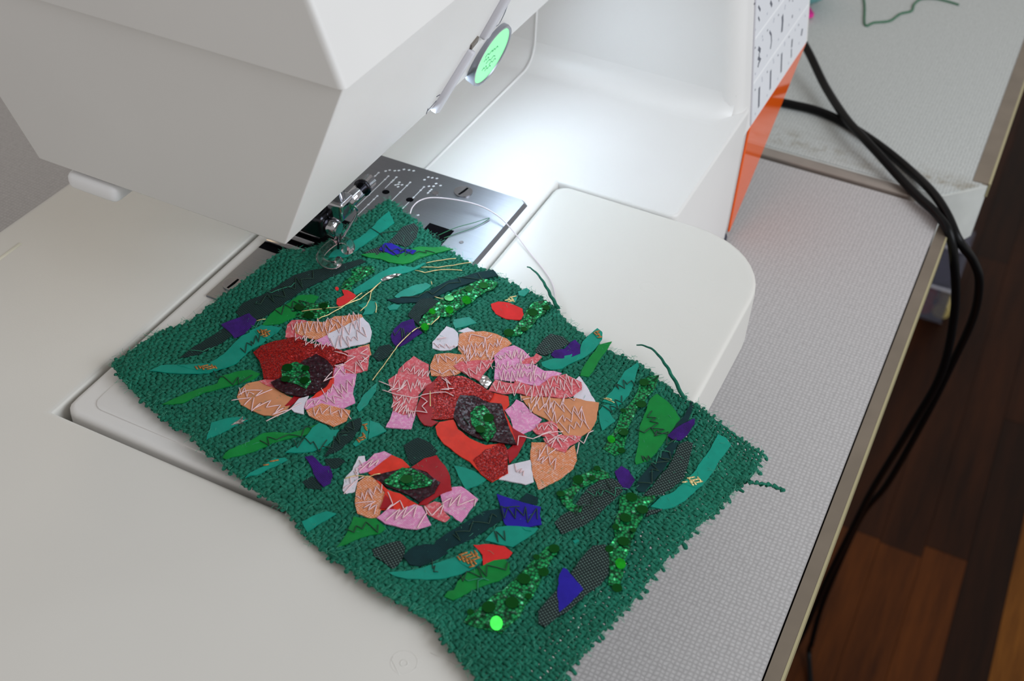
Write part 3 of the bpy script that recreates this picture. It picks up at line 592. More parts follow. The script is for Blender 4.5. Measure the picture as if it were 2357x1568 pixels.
# traced outlines of the sewn-on scraps; each list is in the frame of an enlarged view (x0, y0, scale)
VW = {1:(240,640,3.5636), 2:(560,440,3.5636), 3:(840,720,3.7333), 4:(1060,560,3.5636), 5:(500,920,3.5636), 6:(840,1128,3.5636), 7:(1180,840,3.5636), 8:(1000,1100,3.35)}
def vp(w, p): x0, y0, s = VW[w]; return (x0 + p[0]/s, y0 + p[1]/s)
PATCH = [
# leaves and strips round the edge: (name, material, view, outline[, sequins (x, y, r, glint)])
('leaf_scrap','chd',2,[(960,570),(1010,590),(940,620),(760,700),(600,770),(450,850),(300,960),(150,1060),(0,1075),(-60,1010),(0,930),(150,870),(290,790),(420,700),(560,660),(700,640),(850,600)]),
('leaf_scrap','tea',2,[(1195,178),(1240,272),(1150,340),(1030,425),(930,495),(860,545),(790,560),(700,555),(740,505),(850,450),(960,390),(1060,310),(1110,250)]),
('mesh_scrap','chr',2,[(1310,305),(1400,275),(1440,310),(1420,390),(1370,450),(1330,475),(1280,450),(1180,440),(1240,380)]),
('mesh_scrap','chr',2,[(990,520),(1090,480),(1180,440),(1260,470),(1200,520),(1060,540)]),
('leaf_scrap','grn',2,[(965,535),(1040,525),(1170,520),(1290,535),(1390,485),(1450,470),(1560,480),(1640,470),(1720,490),(1640,510),(1520,540),(1430,570),(1380,600),(1310,615),(1200,600),(1120,570),(1030,560)]),
('felt_scrap','blu',2,[(1115,500),(1160,445),(1215,445),(1300,490),(1420,505),(1390,535),(1300,525),(1230,545),(1190,525)]),
('sequin_scrap','seq',2,[(890,660),(960,630),(1060,630),(1080,670),(980,730),(900,780),(870,850),(800,810),(830,750),(890,710)]),
('ribbon_scrap','tea',2,[(900,820),(1000,760),(1110,690),(1200,640),(1290,625),(1400,640),(1480,600),(1500,605),(1430,650),(1350,680),(1250,700),(1130,760),(1060,810),(950,850),(910,868)]),
('lurex_scrap','sil',2,[(1130,740),(1180,710),(1260,690),(1300,695),(1220,730),(1140,755)]),
('leaf_scrap','grn',2,[(200,1050),(270,980),(380,930),(450,870),(560,860),(620,880),(560,960),(450,1040),(300,1100),(150,1120)]),
('sequin_scrap','seq',2,[(410,960),(500,920),(600,940),(700,920),(720,990),(640,1060),(560,1060),(470,1060),(380,1030)],[(465,975,38,0),(660,965,32,0),(540,1040,38,0)]),
('felt_scrap','red',2,[(765,940),(770,900),(830,870),(810,825),(860,830),(925,870),(890,920),(790,965)]),
('felt_scrap','red',2,[(752,806),(768,796),(784,808),(780,826),(760,826)]),
('leaf_scrap','tea',2,[(1240,880),(1290,840),(1390,790),(1500,765),(1540,790),(1470,845),(1370,880),(1280,900)]),
('leaf_scrap','dkt',2,[(1180,905),(1330,885),(1480,860),(1580,800),(1680,750),(1800,720),(1930,680),(2050,660),(2090,710),(1990,730),(1900,760),(1790,790),(1650,850),(1540,900),(1420,930),(1260,935)]),
('ribbon_scrap','tea',2,[(940,950),(1040,915),(1100,920),(1085,990),(1060,1020),(980,1030),(1000,990)]),
('ribbon_scrap','tea',2,[(1180,965),(1230,940),(1290,950),(1260,985),(1200,990)]),
('mesh_scrap','chd',2,[(1380,990),(1440,910),(1540,890),(1600,920),(1560,990),(1460,1040),(1440,1120),(1390,1070),(1350,1040)]),
('sequin_scrap','seq',2,[(1440,1110),(1480,1040),(1560,970),(1640,890),(1720,850),(1830,800),(1960,740),(2090,770),(2060,820),(1960,860),(1880,930),(1780,980),(1700,1050),(1600,1050),(1540,1110),(1500,1190),(1470,1170)],[(1690,905,35,0),(1830,930,35,1),(1970,800,35,0),(1850,830,28,0),(1550,1020,25,1),(1690,1010,30,1),(1490,1150,30,1)]),
('felt_scrap','pur',2,[(1210,1210),(1240,1150),(1300,1100),(1395,1065),(1410,1130),(1470,1180),(1430,1200),(1380,1240),(1330,1270),(1260,1300),(1220,1250)]),
('mesh_scrap','chd',2,[(1060,1370),(1110,1290),(1200,1270),(1240,1310),(1180,1380),(1110,1410)]),
('felt_scrap','red',2,[(2030,940),(2090,920),(2180,930),(2250,960),(2290,980),(2300,1045),(2270,1070),(2150,1060),(2070,1020),(2040,980)]),
('lurex_scrap','gol',2,[(2140,915),(2180,885),(2250,872),(2232,925),(2190,930)]),
('ribbon_scrap','tea',2,[(1720,1100),(1725,1065),(1850,1045),(1915,1095),(1830,1120),(1740,1140)]),
('sequin_scrap','seq',4,[(370,780),(440,720),(500,640),(540,560),(600,500),(700,480),(740,540),(680,600),(620,640),(580,700),(490,770),(420,780)],[(590,590,38,0),(395,755,38,0),(700,550,28,0),(520,725,25,0)]),
('ribbon_scrap','tea',4,[(470,410),(540,380),(570,400),(520,450),(480,440)]),
('mesh_scrap','chr',4,[(610,890),(680,800),(740,755),(840,780),(900,830),(760,910),(690,935),(620,910)]),
('leaf_scrap','tea',4,[(660,990),(750,960),(900,930),(980,880),(1000,820),(1070,750),(1120,710),(1160,740),(1160,800),(1110,870),(1030,940),(920,990),(830,1040),(740,1050),(670,1020)]),
('lurex_scrap','gdt',4,[(1085,740),(1120,712),(1163,750),(1158,798),(1122,796)]),
('felt_scrap','pur',4,[(740,930),(770,895),(850,880),(900,830),(940,805),(980,850),(980,920),(920,945),(830,960),(770,955)]),
('leaf_scrap','grn',4,[(980,1100),(990,1060),(1030,990),(1090,910),(1130,850),(1240,820),(1190,900),(1130,980),(1090,1060),(1050,1110)]),
('leaf_scrap','tea',4,[(1455,985),(1460,1020),(1420,1160),(1380,1260),(1310,1330),(1270,1340),(1160,1310),(1240,1230),(1290,1150),(1340,1070)]),
('leaf_scrap','tea',4,[(1130,1390),(1170,1340),(1270,1340),(1300,1340),(1220,1400),(1270,1470),(1160,1550),(1140,1480)]),
('sequin_scrap','seq',7,[(740,700),(790,620),(850,520),(880,420),(960,330),(1020,240),(1040,160),(1100,110),(1200,100),(1170,200),(1100,280),(1010,400),(950,520),(930,620),(900,740),(830,760)],[(1075,162,36,0),(1052,342,38,0),(905,570,38,0),(805,635,30,1),(890,720,28,0),(905,395,22,0)]),
('leaf_scrap','grn',7,[(1120,300),(1180,250),(1250,300),(1320,370),(1380,470),(1300,560),(1240,640),(1180,730),(1110,800),(1010,830),(1000,800),(1030,650),(1040,520),(1090,400)]),
('leaf_scrap','dkt',7,[(1470,310),(1475,360),(1440,470),(1380,520),(1300,570),(1340,500),(1400,440)]),
('mesh_scrap','chr',7,[(1480,655),(1455,750),(1430,850),(1400,940),(1320,1010),(1230,1070),(1150,1100),(1070,1080),(1140,1020),(1200,930),(1270,860),(1320,760),(1360,670),(1420,640)]),
('leaf_scrap','dkt',7,[(1010,1020),(1040,940),(1110,860),(1180,790),(1260,690),(1300,650),(1360,650),(1300,770),(1240,860),(1170,950),(1080,1060),(1030,1050)]),
('felt_scrap','pur',7,[(1265,600),(1310,560),(1400,500),(1490,460),(1490,500),(1430,590),(1370,640),(1310,630)]),
('mesh_scrap','chr',7,[(1090,1260),(1110,1205),(1230,1195),(1190,1220)]),
('ribbon_scrap','tea',7,[(1680,580),(1745,610),(1790,670),(1740,740),(1690,800),(1640,890),(1580,970),(1500,1040),(1420,1120),(1320,1180),(1230,1200),(1130,1175),(1210,1100),(1310,1060),(1400,980),(1480,900),(1540,810),(1600,730),(1650,640)]),
('lurex_scrap','gol',7,[(1385,985),(1460,922),(1585,955),(1550,1008),(1500,1026)]),
('mesh_scrap','chr',7,[(340,1310),(400,1250),(500,1200),(560,1090),(620,1020),(730,950),(820,945),(900,990),(900,1050),(830,1120),(740,1200),(660,1280),(560,1340),(400,1400)]),
('sequin_scrap','seq',7,[(370,1100),(410,1050),(480,1020),(500,940),(600,900),(690,860),(780,900),(800,940),(720,960),(640,990),(560,1030),(500,1090),(490,1160),(570,1180),(560,1220),(480,1220),(420,1170)],[(535,965,40,0),(390,1080,30,0),(650,950,24,0),(690,870,25,0)]),
('felt_scrap','pur',7,[(835,890),(890,845),(950,880),(1000,960),(960,1020),(920,1040),(870,980)]),
('sequin_scrap','seq',8,[(1430,160),(1500,130),(1600,160),(1700,150),(1690,190),(1640,230),(1600,330),(1550,420),(1520,500),(1490,600),(1460,660),(1450,780),(1430,850),(1340,840),(1350,720),(1330,640),(1330,560),(1390,470),(1380,370),(1420,270)],[(1515,170,40,0),(1600,265,40,0),(1470,330,40,0),(1395,400,25,0),(1530,425,20,0),(1455,510,40,0),(1345,570,28,0),(1430,690,38,1),(1405,870,35,0)]),
('mesh_scrap','chr',8,[(1220,540),(1320,530),(1345,640),(1340,760),(1280,840),(1160,920),(1060,1020),(950,1090),(850,1165),(800,1140),(800,1050),(870,960),(960,870),(1040,770),(1130,640)]),
('felt_scrap','blu',8,[(990,715),(1020,725),(1145,880),(1050,980),(960,1055),(945,900),(960,770)]),
('leaf_scrap','dkt',8,[(650,190),(710,130),(800,170),(790,220),(690,210)]),
('leaf_scrap','dkt',8,[(10,500),(100,440),(250,350),(380,270),(510,250),(530,330),(420,400),(300,480),(150,540),(50,590),(-10,560)]),
('leaf_scrap','dkt',6,[(310,560),(400,480),(500,460),(600,470),(680,530),(560,600),(450,640),(370,630)]),
('felt_scrap','blu',8,[(480,140),(640,190),(680,205),(820,240),(810,300),(825,375),(700,400),(590,410),(540,370),(510,250)]),
('ribbon_scrap','tea',8,[(390,500),(480,400),(560,390),(800,405),(770,440),(700,490),(600,550),(500,530)]),
('lurex_scrap','gol',8,[(672,402),(720,408),(745,430),(700,425)]),
('ribbon_scrap','tea',6,[(190,690),(330,680),(480,650),(600,610),(720,570),(830,520),(920,505),(965,590),(900,650),(780,710),(650,740),(500,750),(350,745),(250,720)]),
('lurex_scrap','gdt',6,[(740,560),(840,520),(920,508),(958,575),(915,640),(860,660),(790,620)]),
('felt_scrap','red',8,[(300,530),(420,525),(540,540),(600,590),(570,630),(490,645),(375,690),(370,610)]),
('leaf_scrap','grn',6,[(1140,585),(1185,620),(1190,700),(1100,760),(1000,790),(880,840),(790,890),(720,920),(650,890),(680,850),(730,840),(760,770),(840,690),(960,640),(1060,595)]),
('mesh_scrap','chr',6,[(60,500),(200,450),(290,430),(330,480),(320,550),(280,620),(230,660),(150,600),(80,560)]),
('sequin_scrap','seq',6,[(810,1100),(850,1030),(950,970),(1040,890),(1140,830),(1250,720),(1330,640),(1400,570),(1490,480),(1560,460),(1590,520),(1540,570),(1490,660),(1430,780),(1380,880),(1310,960),(1270,1060),(1200,1110),(1120,1190),(1000,1160),(900,1140)],[(1550,500,40,0),(1465,695,38,0),(1303,748,48,0),(1205,945,48,0),(1015,980,48,0),(1075,1130,50,2),(865,1020,25,0),(1340,890,25,0),(1405,570,25,0)]),
('lurex_scrap','gol',6,[(1702,430),(1740,418),(1755,432),(1720,452)]),
('leaf_scrap','grn',5,[(45,490),(100,430),(250,360),(380,290),(480,280),(600,290),(700,260),(830,210),(780,280),(700,310),(560,340),(450,370),(330,430),(200,470),(80,505)]),
('mesh_scrap','chd',5,[(1000,290),(1080,200),(1180,160),(1180,230),(1110,340),(1000,430),(880,480),(950,370)]),
('ribbon_scrap','tea',5,[(840,205),(900,230),(930,265),(1000,265),(960,340),(880,410),(780,440),(680,450),(560,450),(600,420),(680,370),(740,310),(780,250)]),
('ribbon_scrap','tea',5,[(230,655),(300,600),(400,555),(480,500),(560,490),(580,510),(450,570),(330,630)]),
('lurex_scrap','gdt',5,[(375,560),(430,522),(480,495),(530,520),(450,560)]),
('mesh_scrap','chd',5,[(880,500),(1000,490),(1050,520),(980,580),(900,570)]),
('mesh_scrap','chd',5,[(700,690),(780,640),(840,700),(860,750),(740,740)]),
('felt_scrap','pur',5,[(720,485),(780,475),(870,560),(920,560),(950,640),(930,700),(870,730),(830,690),(790,620),(770,560)]),
('ribbon_scrap','tea',5,[(1255,185),(1330,210),(1390,270),(1300,310),(1240,340)]),
('lurex_scrap','gdt',5,[(1190,200),(1250,188),(1245,250),(1230,335),(1135,398),(1112,380),(1170,310)]),
('mesh_scrap','chd',5,[(1530,390),(1610,340),(1650,325),(1750,370),(1800,430),(1780,490),(1700,500),(1600,550),(1560,500)]),
('ribbon_scrap','tea',5,[(1940,555),(2000,565),(2110,600),(2210,670),(2130,720),(2040,750),(2000,680)]),
('ribbon_scrap','tea',5,[(695,1015),(780,970),(900,930),(980,950),(860,1020),(740,1100)]),
('leaf_scrap','grn',5,[(1120,970),(1200,985),(1300,990),(1390,1070),(1330,1110),(1200,1140),(1100,1180),(980,1225),(1040,1150),(1070,1100)]),
('mesh_scrap','chd',1,[(620,670),(730,580),(900,480),(1010,400),(1060,470),(980,540),(900,580),(780,640)]),
('felt_scrap','pur',1,[(960,395),(1080,350),(1190,305),(1250,360),(1230,400),(1190,430),(1150,470),(1070,510),(1030,460)]),
('ribbon_scrap','tea',1,[(1190,450),(1290,400),(1460,420),(1420,460),(1320,520),(1230,500)]),
('lurex_scrap','gdt',1,[(1240,450),(1320,430),(1400,470),(1340,518),(1270,490)]),
('ribbon_scrap','tea',1,[(870,710),(980,640),(1060,560),(1130,490),(1200,460),(1330,520),(1290,560),(1210,600),(1150,650),(1080,720),(980,760),(900,745)]),
('ribbon_scrap','tea',1,[(375,778),(470,735),(600,730),(760,725),(870,720),(990,757),(860,797),(700,803),(550,797)]),
('lurex_scrap','gdt',1,[(600,732),(740,742),(870,727),(1000,757),(860,788),(760,778)]),
('leaf_scrap','grn',1,[(480,1050),(540,1020),(650,970),(780,920),(930,880),(960,820),(1100,780),(1200,765),(1280,800),(1220,850),(1100,880),(960,920),(830,950),(720,1000),(650,1040),(560,1050)]),
('ribbon_scrap','tea',1,[(880,1200),(980,1170),(1130,1150),(1180,1180),(1060,1230),(960,1290),(840,1340)]),
('lurex_scrap','sil',1,[(1040,1222),(1110,1180),(1140,1150),(1140,1185),(1180,1170),(1110,1215),(1150,1205)]),
('ribbon_scrap','tea',1,[(2240,870),(2230,940),(2150,1060),(2090,1110),(2070,1080),(2130,970)]),
# poppy beside the free-arm end
('petal','cor',1,[(1485,500),(1500,400),(1540,360),(1640,360),(1720,380),(1700,470),(1600,520)]),
('petal','pch',1,[(1560,400),(1680,370),(1800,380),(1890,330),(1990,325),(2110,315),(2130,360),(1990,400),(1900,460),(1740,520),(1650,500),(1570,470)]),
('petal','pnk',1,[(1740,530),(1830,485),(1870,580),(1800,580)]),
('petal','pch',1,[(2080,580),(2175,556),(2192,640),(2150,660)]),
('petal','cor',1,[(1900,640),(1990,610),(2165,575),(2180,640),(2160,770),(2000,820),(1960,760),(1970,700)]),
('petal','wht',1,[(1830,480),(1980,410),(2120,340),(2170,390),(2195,460),(2180,540),(2130,560),(2010,580),(1880,610),(1860,550)]),
('petal','pnk',1,[(1830,870),(1900,740),(1960,720),(1980,800),(2070,810),(2040,970),(2060,1040),(1960,1090),(1820,1080),(1660,1100),(1620,1060),(1700,1000),(1800,950)]),
('petal','wht',1,[(1530,1090),(1600,1010),(1680,990),(1640,1080),(1640,1140),(1560,1120)]),
('petal','pch',1,[(1660,1110),(1780,1050),(1900,1080),(2020,1110),(1990,1190),(1880,1240),(1760,1190),(1680,1150)]),
('petal','pcb',1,[(1090,990),(1110,930),(1170,880),(1270,860),(1370,900),(1500,980),(1580,1010),(1500,1090),(1420,1150),(1310,1140),(1190,1090),(1120,1050)]),
('petal','cor',1,[(1270,860),(1400,830),(1470,870),(1400,920),(1340,900)]),
('petal','org',1,[(1700,1010),(1770,940),(1820,880),(1885,825),(1885,890),(1830,950),(1770,990)]),
('petal','dre',1,[(1480,1065),(1560,985),(1620,985),(1590,1020),(1520,1075)]),
('petal','lam',1,[(1225,635),(1290,580),(1400,540),(1550,510),(1700,560),(1850,580),(2000,640),(1990,700),(1900,730),(1870,860),(1700,800),(1560,780),(1450,850),(1310,850),(1300,780),(1270,690)]),
('flower_centre','brg',1,[(1370,880),(1460,840),(1640,700),(1740,650),(1830,700),(1880,760),(1870,840),(1820,920),(1740,970),(1620,1000),(1500,980),(1410,930)]),
('flower_eye','seq',1,[(1455,780),(1500,740),(1580,715),(1650,750),(1690,820),(1700,880),(1660,940),(1580,900),(1500,880),(1460,840)],[(1505,770,38,0),(1655,775,28,0),(1490,865,33,0),(1645,875,35,0)]),
# large poppy
('petal','wht',3,[(580,265),(640,200),(700,130),(760,150),(800,190),(810,290),(740,330),(650,340),(580,320)]),
('petal','wht',3,[(800,172),(880,140),(945,172),(860,190)]),
('petal','pch',3,[(810,200),(900,180),(1020,175),(1130,200),(1220,240),(1260,280),(1190,330),(1110,390),(1080,430),(960,440),(840,380),(800,330)]),
('petal','pch',3,[(560,470),(600,380),(720,365),(840,380),(960,440),(900,480),(780,550),(680,570),(570,560)]),
('petal','cor',3,[(350,440),(420,385),(490,430),(550,460),(550,560),(580,620),(520,660),(460,720),(440,900),(340,910),(240,860),(240,740),(220,660),(200,590),(280,540),(290,500)]),
('petal','pnk',3,[(180,1000),(220,920),(240,860),(330,900),(435,880),(400,1015),(290,1010)]),
('petal','cor',3,[(760,480),(830,440),(1000,430),(1110,425),(1060,500),(1010,560),(980,610),(900,570),(850,540),(790,510)]),
('petal','pnk',3,[(1110,390),(1190,320),(1280,300),(1360,340),(1420,400),(1340,440),(1460,470),(1540,520),(1620,520),(1690,540),(1600,600),(1520,670),(1430,640),(1290,610),(1110,590),(1120,480)]),
('petal','cor',3,[(1330,460),(1370,420),(1450,400),(1470,370),(1520,400),(1460,460),(1380,460)]),
('petal','sil',3,[(980,620),(1010,560),(1050,570),(1090,620),(1040,680)]),
('petal','wht',3,[(1800,600),(1840,560),(1900,640),(1980,780),(1880,790),(1790,750)]),
('petal','pcb',3,[(1330,730),(1500,740),(1700,760),(1810,750),(1900,775),(2010,790),(1990,930),(1940,1030),(1850,1080),(1720,1080),(1650,1000),(1560,930),(1450,880),(1380,800)]),
('petal','cor',3,[(1060,690),(1120,600),(1200,620),(1280,630),(1290,600),(1420,650),(1500,650),(1600,570),(1720,550),(1860,620),(1860,680),(1780,740),(1700,760),(1560,740),(1430,740),(1300,710),(1180,720),(1110,700)]),
('petal','pnk',3,[(1200,850),(1250,820),(1300,760),(1360,790),(1440,880),(1520,930),(1470,1010),(1350,1060),(1270,1010),(1250,920)]),
('petal','cor',3,[(1440,1030),(1500,970),(1600,950),(1650,980),(1660,1070),(1560,1090),(1470,1060)]),
('petal','pch',3,[(1430,1130),(1560,1130),(1640,1200),(1720,1210),(1800,1150),(1820,1280),(1790,1350),(1700,1430),(1580,1490),(1490,1535),(1440,1400),(1420,1240)]),
('petal','cor',3,[(1530,1100),(1660,1070),(1860,1080),(1840,1120),(1760,1160),(1720,1220),(1650,1200),(1570,1160)]),
('petal','wht',3,[(1150,1450),(1230,1330),(1340,1300),(1420,1280),(1440,1400),(1450,1470),(1380,1495),(1260,1470)]),
('petal','dre',3,[(440,870),(470,770),(530,650),(590,610),(640,560),(700,600),(600,700),(570,940),(630,960),(570,1000),(510,990),(470,940)]),
('petal','dre',3,[(1230,960),(1270,1010),(1390,1080),(1340,1180),(1310,1240),(1240,1310),(1220,1200),(1280,1150)]),
('petal','org',3,[(1060,730),(1110,710),(1230,740),(1240,810),(1190,860),(1240,960),(1290,1100),(1270,1160),(1180,1000),(1120,800),(1060,790)]),
('petal','lam',3,[(600,600),(720,570),(840,570),(930,610),(1050,690),(1110,720),(1070,790),(980,770),(850,740),(810,760),(780,930),(690,940),(570,940),(580,780)]),
('petal','org',3,[(605,1000),(640,960),(760,940),(800,1020),(900,1100),(1040,1160),(1120,1150),(1190,1140),(1220,1200),(1230,1400),(1090,1475),(1000,1410),(900,1300),(800,1240),(680,1150),(620,1070)]),
('petal','lam',3,[(930,1290),(1030,1200),(1120,1160),(1190,1140),(1225,1200),(1225,1400),(1090,1475),(1000,1400)]),
('flower_centre','brg',3,[(760,920),(790,790),(820,735),(940,740),(1060,800),(1170,810),(1200,900),(1240,1020),(1280,1110),(1300,1160),(1200,1150),(1080,1130),(980,1110),(860,1050),(800,1000)]),
('flower_eye','seq',3,[(905,890),(950,840),(1010,820),(1060,870),(1100,960),(1130,1040),(1100,1100),(1050,1140),(980,1070),(920,1000)],[(1060,940,42,0),(990,1040,40,0)]),
# small poppy
('petal','wht',5,[(1030,760),(1040,670),(1110,590),(1160,480),(1210,475),(1225,540),(1160,620),(1150,700),(1130,770),(1060,785)]),
('petal','pnk',5,[(1160,560),(1230,520),(1290,460),(1370,440),(1430,470),(1340,560),(1260,600),(1170,620)]),
('petal','pch',5,[(1150,700),(1230,640),(1290,660),(1380,740),(1400,790),(1340,930),(1330,980),(1260,990),(1150,950),(1130,850)]),
('petal','org',5,[(1240,620),(1330,550),(1430,475),(1520,510),(1580,570),(1500,600),(1380,620),(1310,660),(1280,650)]),
('petal','cor',5,[(1690,890),(1780,850),(1830,860),(1860,930),(1910,980),(1870,1020),(1790,990),(1730,960)]),
('petal','pnk',5,[(1830,790),(1930,730),(2000,725),(2140,830),(2090,900),(2000,1020),(1930,970),(1860,930)]),
('petal','dre',5,[(1590,570),(1700,500),(1800,475),(1870,560),(1910,650),(1925,760),(1840,790),(1780,830),(1720,880),(1650,880),(1800,730),(1810,690),(1720,610)]),
('petal','org',5,[(1280,650),(1330,690),(1400,760),(1500,790),(1590,850),(1660,890),(1540,930),(1420,920),(1340,920),(1380,780)]),
('petal','dre',5,[(1335,915),(1380,800),(1420,850),(1450,915)]),
('petal','pnk',5,[(1310,990),(1400,920),(1500,930),(1620,880),(1680,900),(1720,980),(1755,1050),(1640,1085),(1500,1070),(1380,1040)]),
('flower_centre','brg',5,[(1270,650),(1380,620),(1500,590),(1600,580),(1710,620),(1830,700),(1780,790),(1660,865),(1560,800),(1400,740)]),
('flower_eye','seq',5,[(1360,700),(1430,640),(1520,580),(1600,590),(1680,630),(1770,690),(1750,730),(1650,750),(1540,765),(1430,740)],[(1555,685,45,0)]),
]
LB = dict(tea='teal satin', grn='bright green satin', chr='charcoal mesh', chd='dark green net', dkt='dark teal felt', pur='purple felt', blu='royal blue felt', red='red felt', cor='coral chiffon', pnk='pink cotton', pch='peach woven', pcb='tan silk', wht='lilac white cotton', dre='dark red satin', lam='shiny dark red', org='orange red satin', brg='sparkling burgundy', seq='green glitter net', gol='gold lurex', gdt='gold and teal lurex', sil='silver lurex')
def inside(p, poly):
    c = False; j = len(poly)-1; x, y = p
    for i in range(len(poly)):
        xi, yi = poly[i]; xj, yj = poly[j]
        if (yi > y) != (yj > y) and x < (xj-xi)*(y-yi)/(yj-yi)+xi: c = not c
        j = i
    return c
DONE = []       # (outline, bounds, layer)
def top_layer(p):
    m = -1
    for poly, bb, ly in DONE:
        if bb[0] <= p[0] <= bb[2] and bb[1] <= p[1] <= bb[3] and inside(p, poly): m = max(m, ly)
    return m
def lift(layer): return 0.88 + 0.17*layer
def patch(name, mat, w, outline, seq=()):
    poly = [fab(vp(w, p)) for p in outline]
    dense = []
    for a, b in zip(poly, poly[1:] + poly[:1]):
        d = math.hypot(b[0]-a[0], b[1]-a[1]); k = max(1, int(d/1.6))
        for i in range(k):
            t = i/k; jit = 0.0 if i == 0 else rnd.uniform(-.16,.16)
            dense.append((a[0]+(b[0]-a[0])*t + jit*(b[1]-a[1])/d, a[1]+(b[1]-a[1])*t - jit*(b[0]-a[0])/d))
    xs = [p[0] for p in dense]; ys = [p[1] for p in dense]; bb = (min(xs), min(ys), max(xs), max(ys))
    st = 2.2; inner = []; y = bb[1] + st/2
    while y < bb[3]:
        x = bb[0] + st/2
        while x < bb[2]:
            q = (x + rnd.uniform(-.4,.4), y + rnd.uniform(-.4,.4))
            if inside(q, dense): inner.append(q)
            x += st
        y += st
    layer = 1 + max([top_layer(q) for q in dense + inner])
    n = len(dense); res = geometry.delaunay_2d_cdt([Vector(p) for p in dense + inner], [(i, (i+1) % n) for i in range(n)], [], 1, 1e-4)
    ve, ed, fc = res[0], res[1], res[2]; h = lift(layer); sd = rnd.uniform(0, 100)
    wr = {'tea':.22, 'grn':.25, 'red':.15, 'blu':.15, 'pur':.35, 'org':.25, 'dre':.25, 'lam':.3, 'cor':.2}.get(mat, .15)
    V = [Vector((p.x, p.y, S(p.x, p.y) + h + wr*noise.noise(Vector((p.x*.22, p.y*.22, sd))))) for p in ve]; F = [tuple(f) for f in fc]
    cnt = {}
    for f in F:
        for a, b in zip(f, f[1:] + f[:1]): cnt[(a, b)] = cnt.get((a, b), 0) + 1
    rim = [(a, b) for (a, b) in cnt if (b, a) not in cnt]; low = {}
    for a, b in rim:
        for q in (a, b):
            if q not in low: low[q] = len(V); V.append(V[q] - Vector((0,0,0.42)))
    F += [(a, low[a], low[b], b) for a, b in rim]
    DONE.append((dense, bb, layer))
    o = mesh(name, V, F, 'tea' if mat in ('gol','gdt') else mat, cloth_root, angle=50, label='%s %s' % (LB[mat], {'petal':'petal', 'flower_centre':'flower centre', 'flower_eye':'flower eye'}.get(name, 'scrap')))
    if mat in ('gol', 'gdt'):           # slanting metal-thread bars woven into the ribbon
        k = 0; yy = bb[1]
        while yy < bb[3]:
            xx = bb[0] + (0.75 if k % 2 else 0)
            while xx < bb[2]:
                dv = Vector((0.9, 1.0 if (k % 4) < 2 else -0.5)).normalized()*0.95; p1, p2 = (xx-dv.x, yy-dv.y), (xx+dv.x, yy+dv.y)
                if inside(p1, dense) and inside(p2, dense):
                    mesh('gold_bar', *tube_data([Vector((*q, S(*q)+h+0.14)) for q in (p1, (xx, yy), p2)], 0.34, 5, True, 0.6), 'goldthread' if mat == 'gol' else 'coppert', o, smooth=True)
                xx += 1.5
            yy += 0.9; k += 1
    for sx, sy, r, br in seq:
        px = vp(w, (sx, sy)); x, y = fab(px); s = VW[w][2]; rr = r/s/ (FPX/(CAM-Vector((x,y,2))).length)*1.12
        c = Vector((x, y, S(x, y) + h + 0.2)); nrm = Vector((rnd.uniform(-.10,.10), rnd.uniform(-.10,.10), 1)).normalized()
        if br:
            half = ((CAM - c).normalized() + (WINDOW - c).normalized()).normalized(); nrm = nrm.lerp(half, 1.0 if br == 2 else 0.5).normalized()  # glinting sequins are also turned to mirror the window
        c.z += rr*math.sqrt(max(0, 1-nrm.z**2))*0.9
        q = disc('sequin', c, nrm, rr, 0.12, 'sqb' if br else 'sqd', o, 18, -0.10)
for row in PATCH: patch(*row)

# ------------------------------------------------------------------ stitching
def surf(p, extra=0.14):
    x, y = p; return Vector((x, y, S(x, y) + lift(top_layer((x, y))) + extra if top_layer((x, y)) >= 0 else S(x, y) + 0.95))
def stitch(w, pts, mat, r=0.20, name='stitching'):
    P = [fab(vp(w, p)) for p in pts]; out = []
    for a, b in zip(P, P[1:]):
        d = math.hypot(b[0]-a[0], b[1]-a[1]); k = max(2, int(d/0.9))
        for i in range(k):
            t = i/k; q = (a[0]+(b[0]-a[0])*t, a[1]+(b[1]-a[1])*t); v = surf(q); v.z += 0.16*math.sin(math.pi*t); out.append(v)
    out.append(surf(P[-1])); return tube(name, out, r, mat, cloth_root, 5)
def zig(w, path, amp, n, mat, r=0.16, jit=0.75):
    """zigzag machine stitch along a path"""
    P = [Vector(p) for p in path]; L = [0]
    for a, b in zip(P, P[1:]): L.append(L[-1] + (b-a).length)
    pts = []
    for i in range(n+1):
        s = L[-1]*i/n
        for k in range(len(P)-1):
            if L[k+1] >= s - 1e-6: break
        t = (s-L[k])/(L[k+1]-L[k]); p = P[k].lerp(P[k+1], t); d = (P[k+1]-P[k]).normalized(); nn = Vector((-d.y, d.x))
        q = p + nn*(amp*(1 if i % 2 else -1)*rnd.uniform(1-jit, 1+jit)) + d*rnd.uniform(-.9,.9)*L[-1]/n
        pts.append((q.x, q.y))
    stitch(w, pts, mat, r)
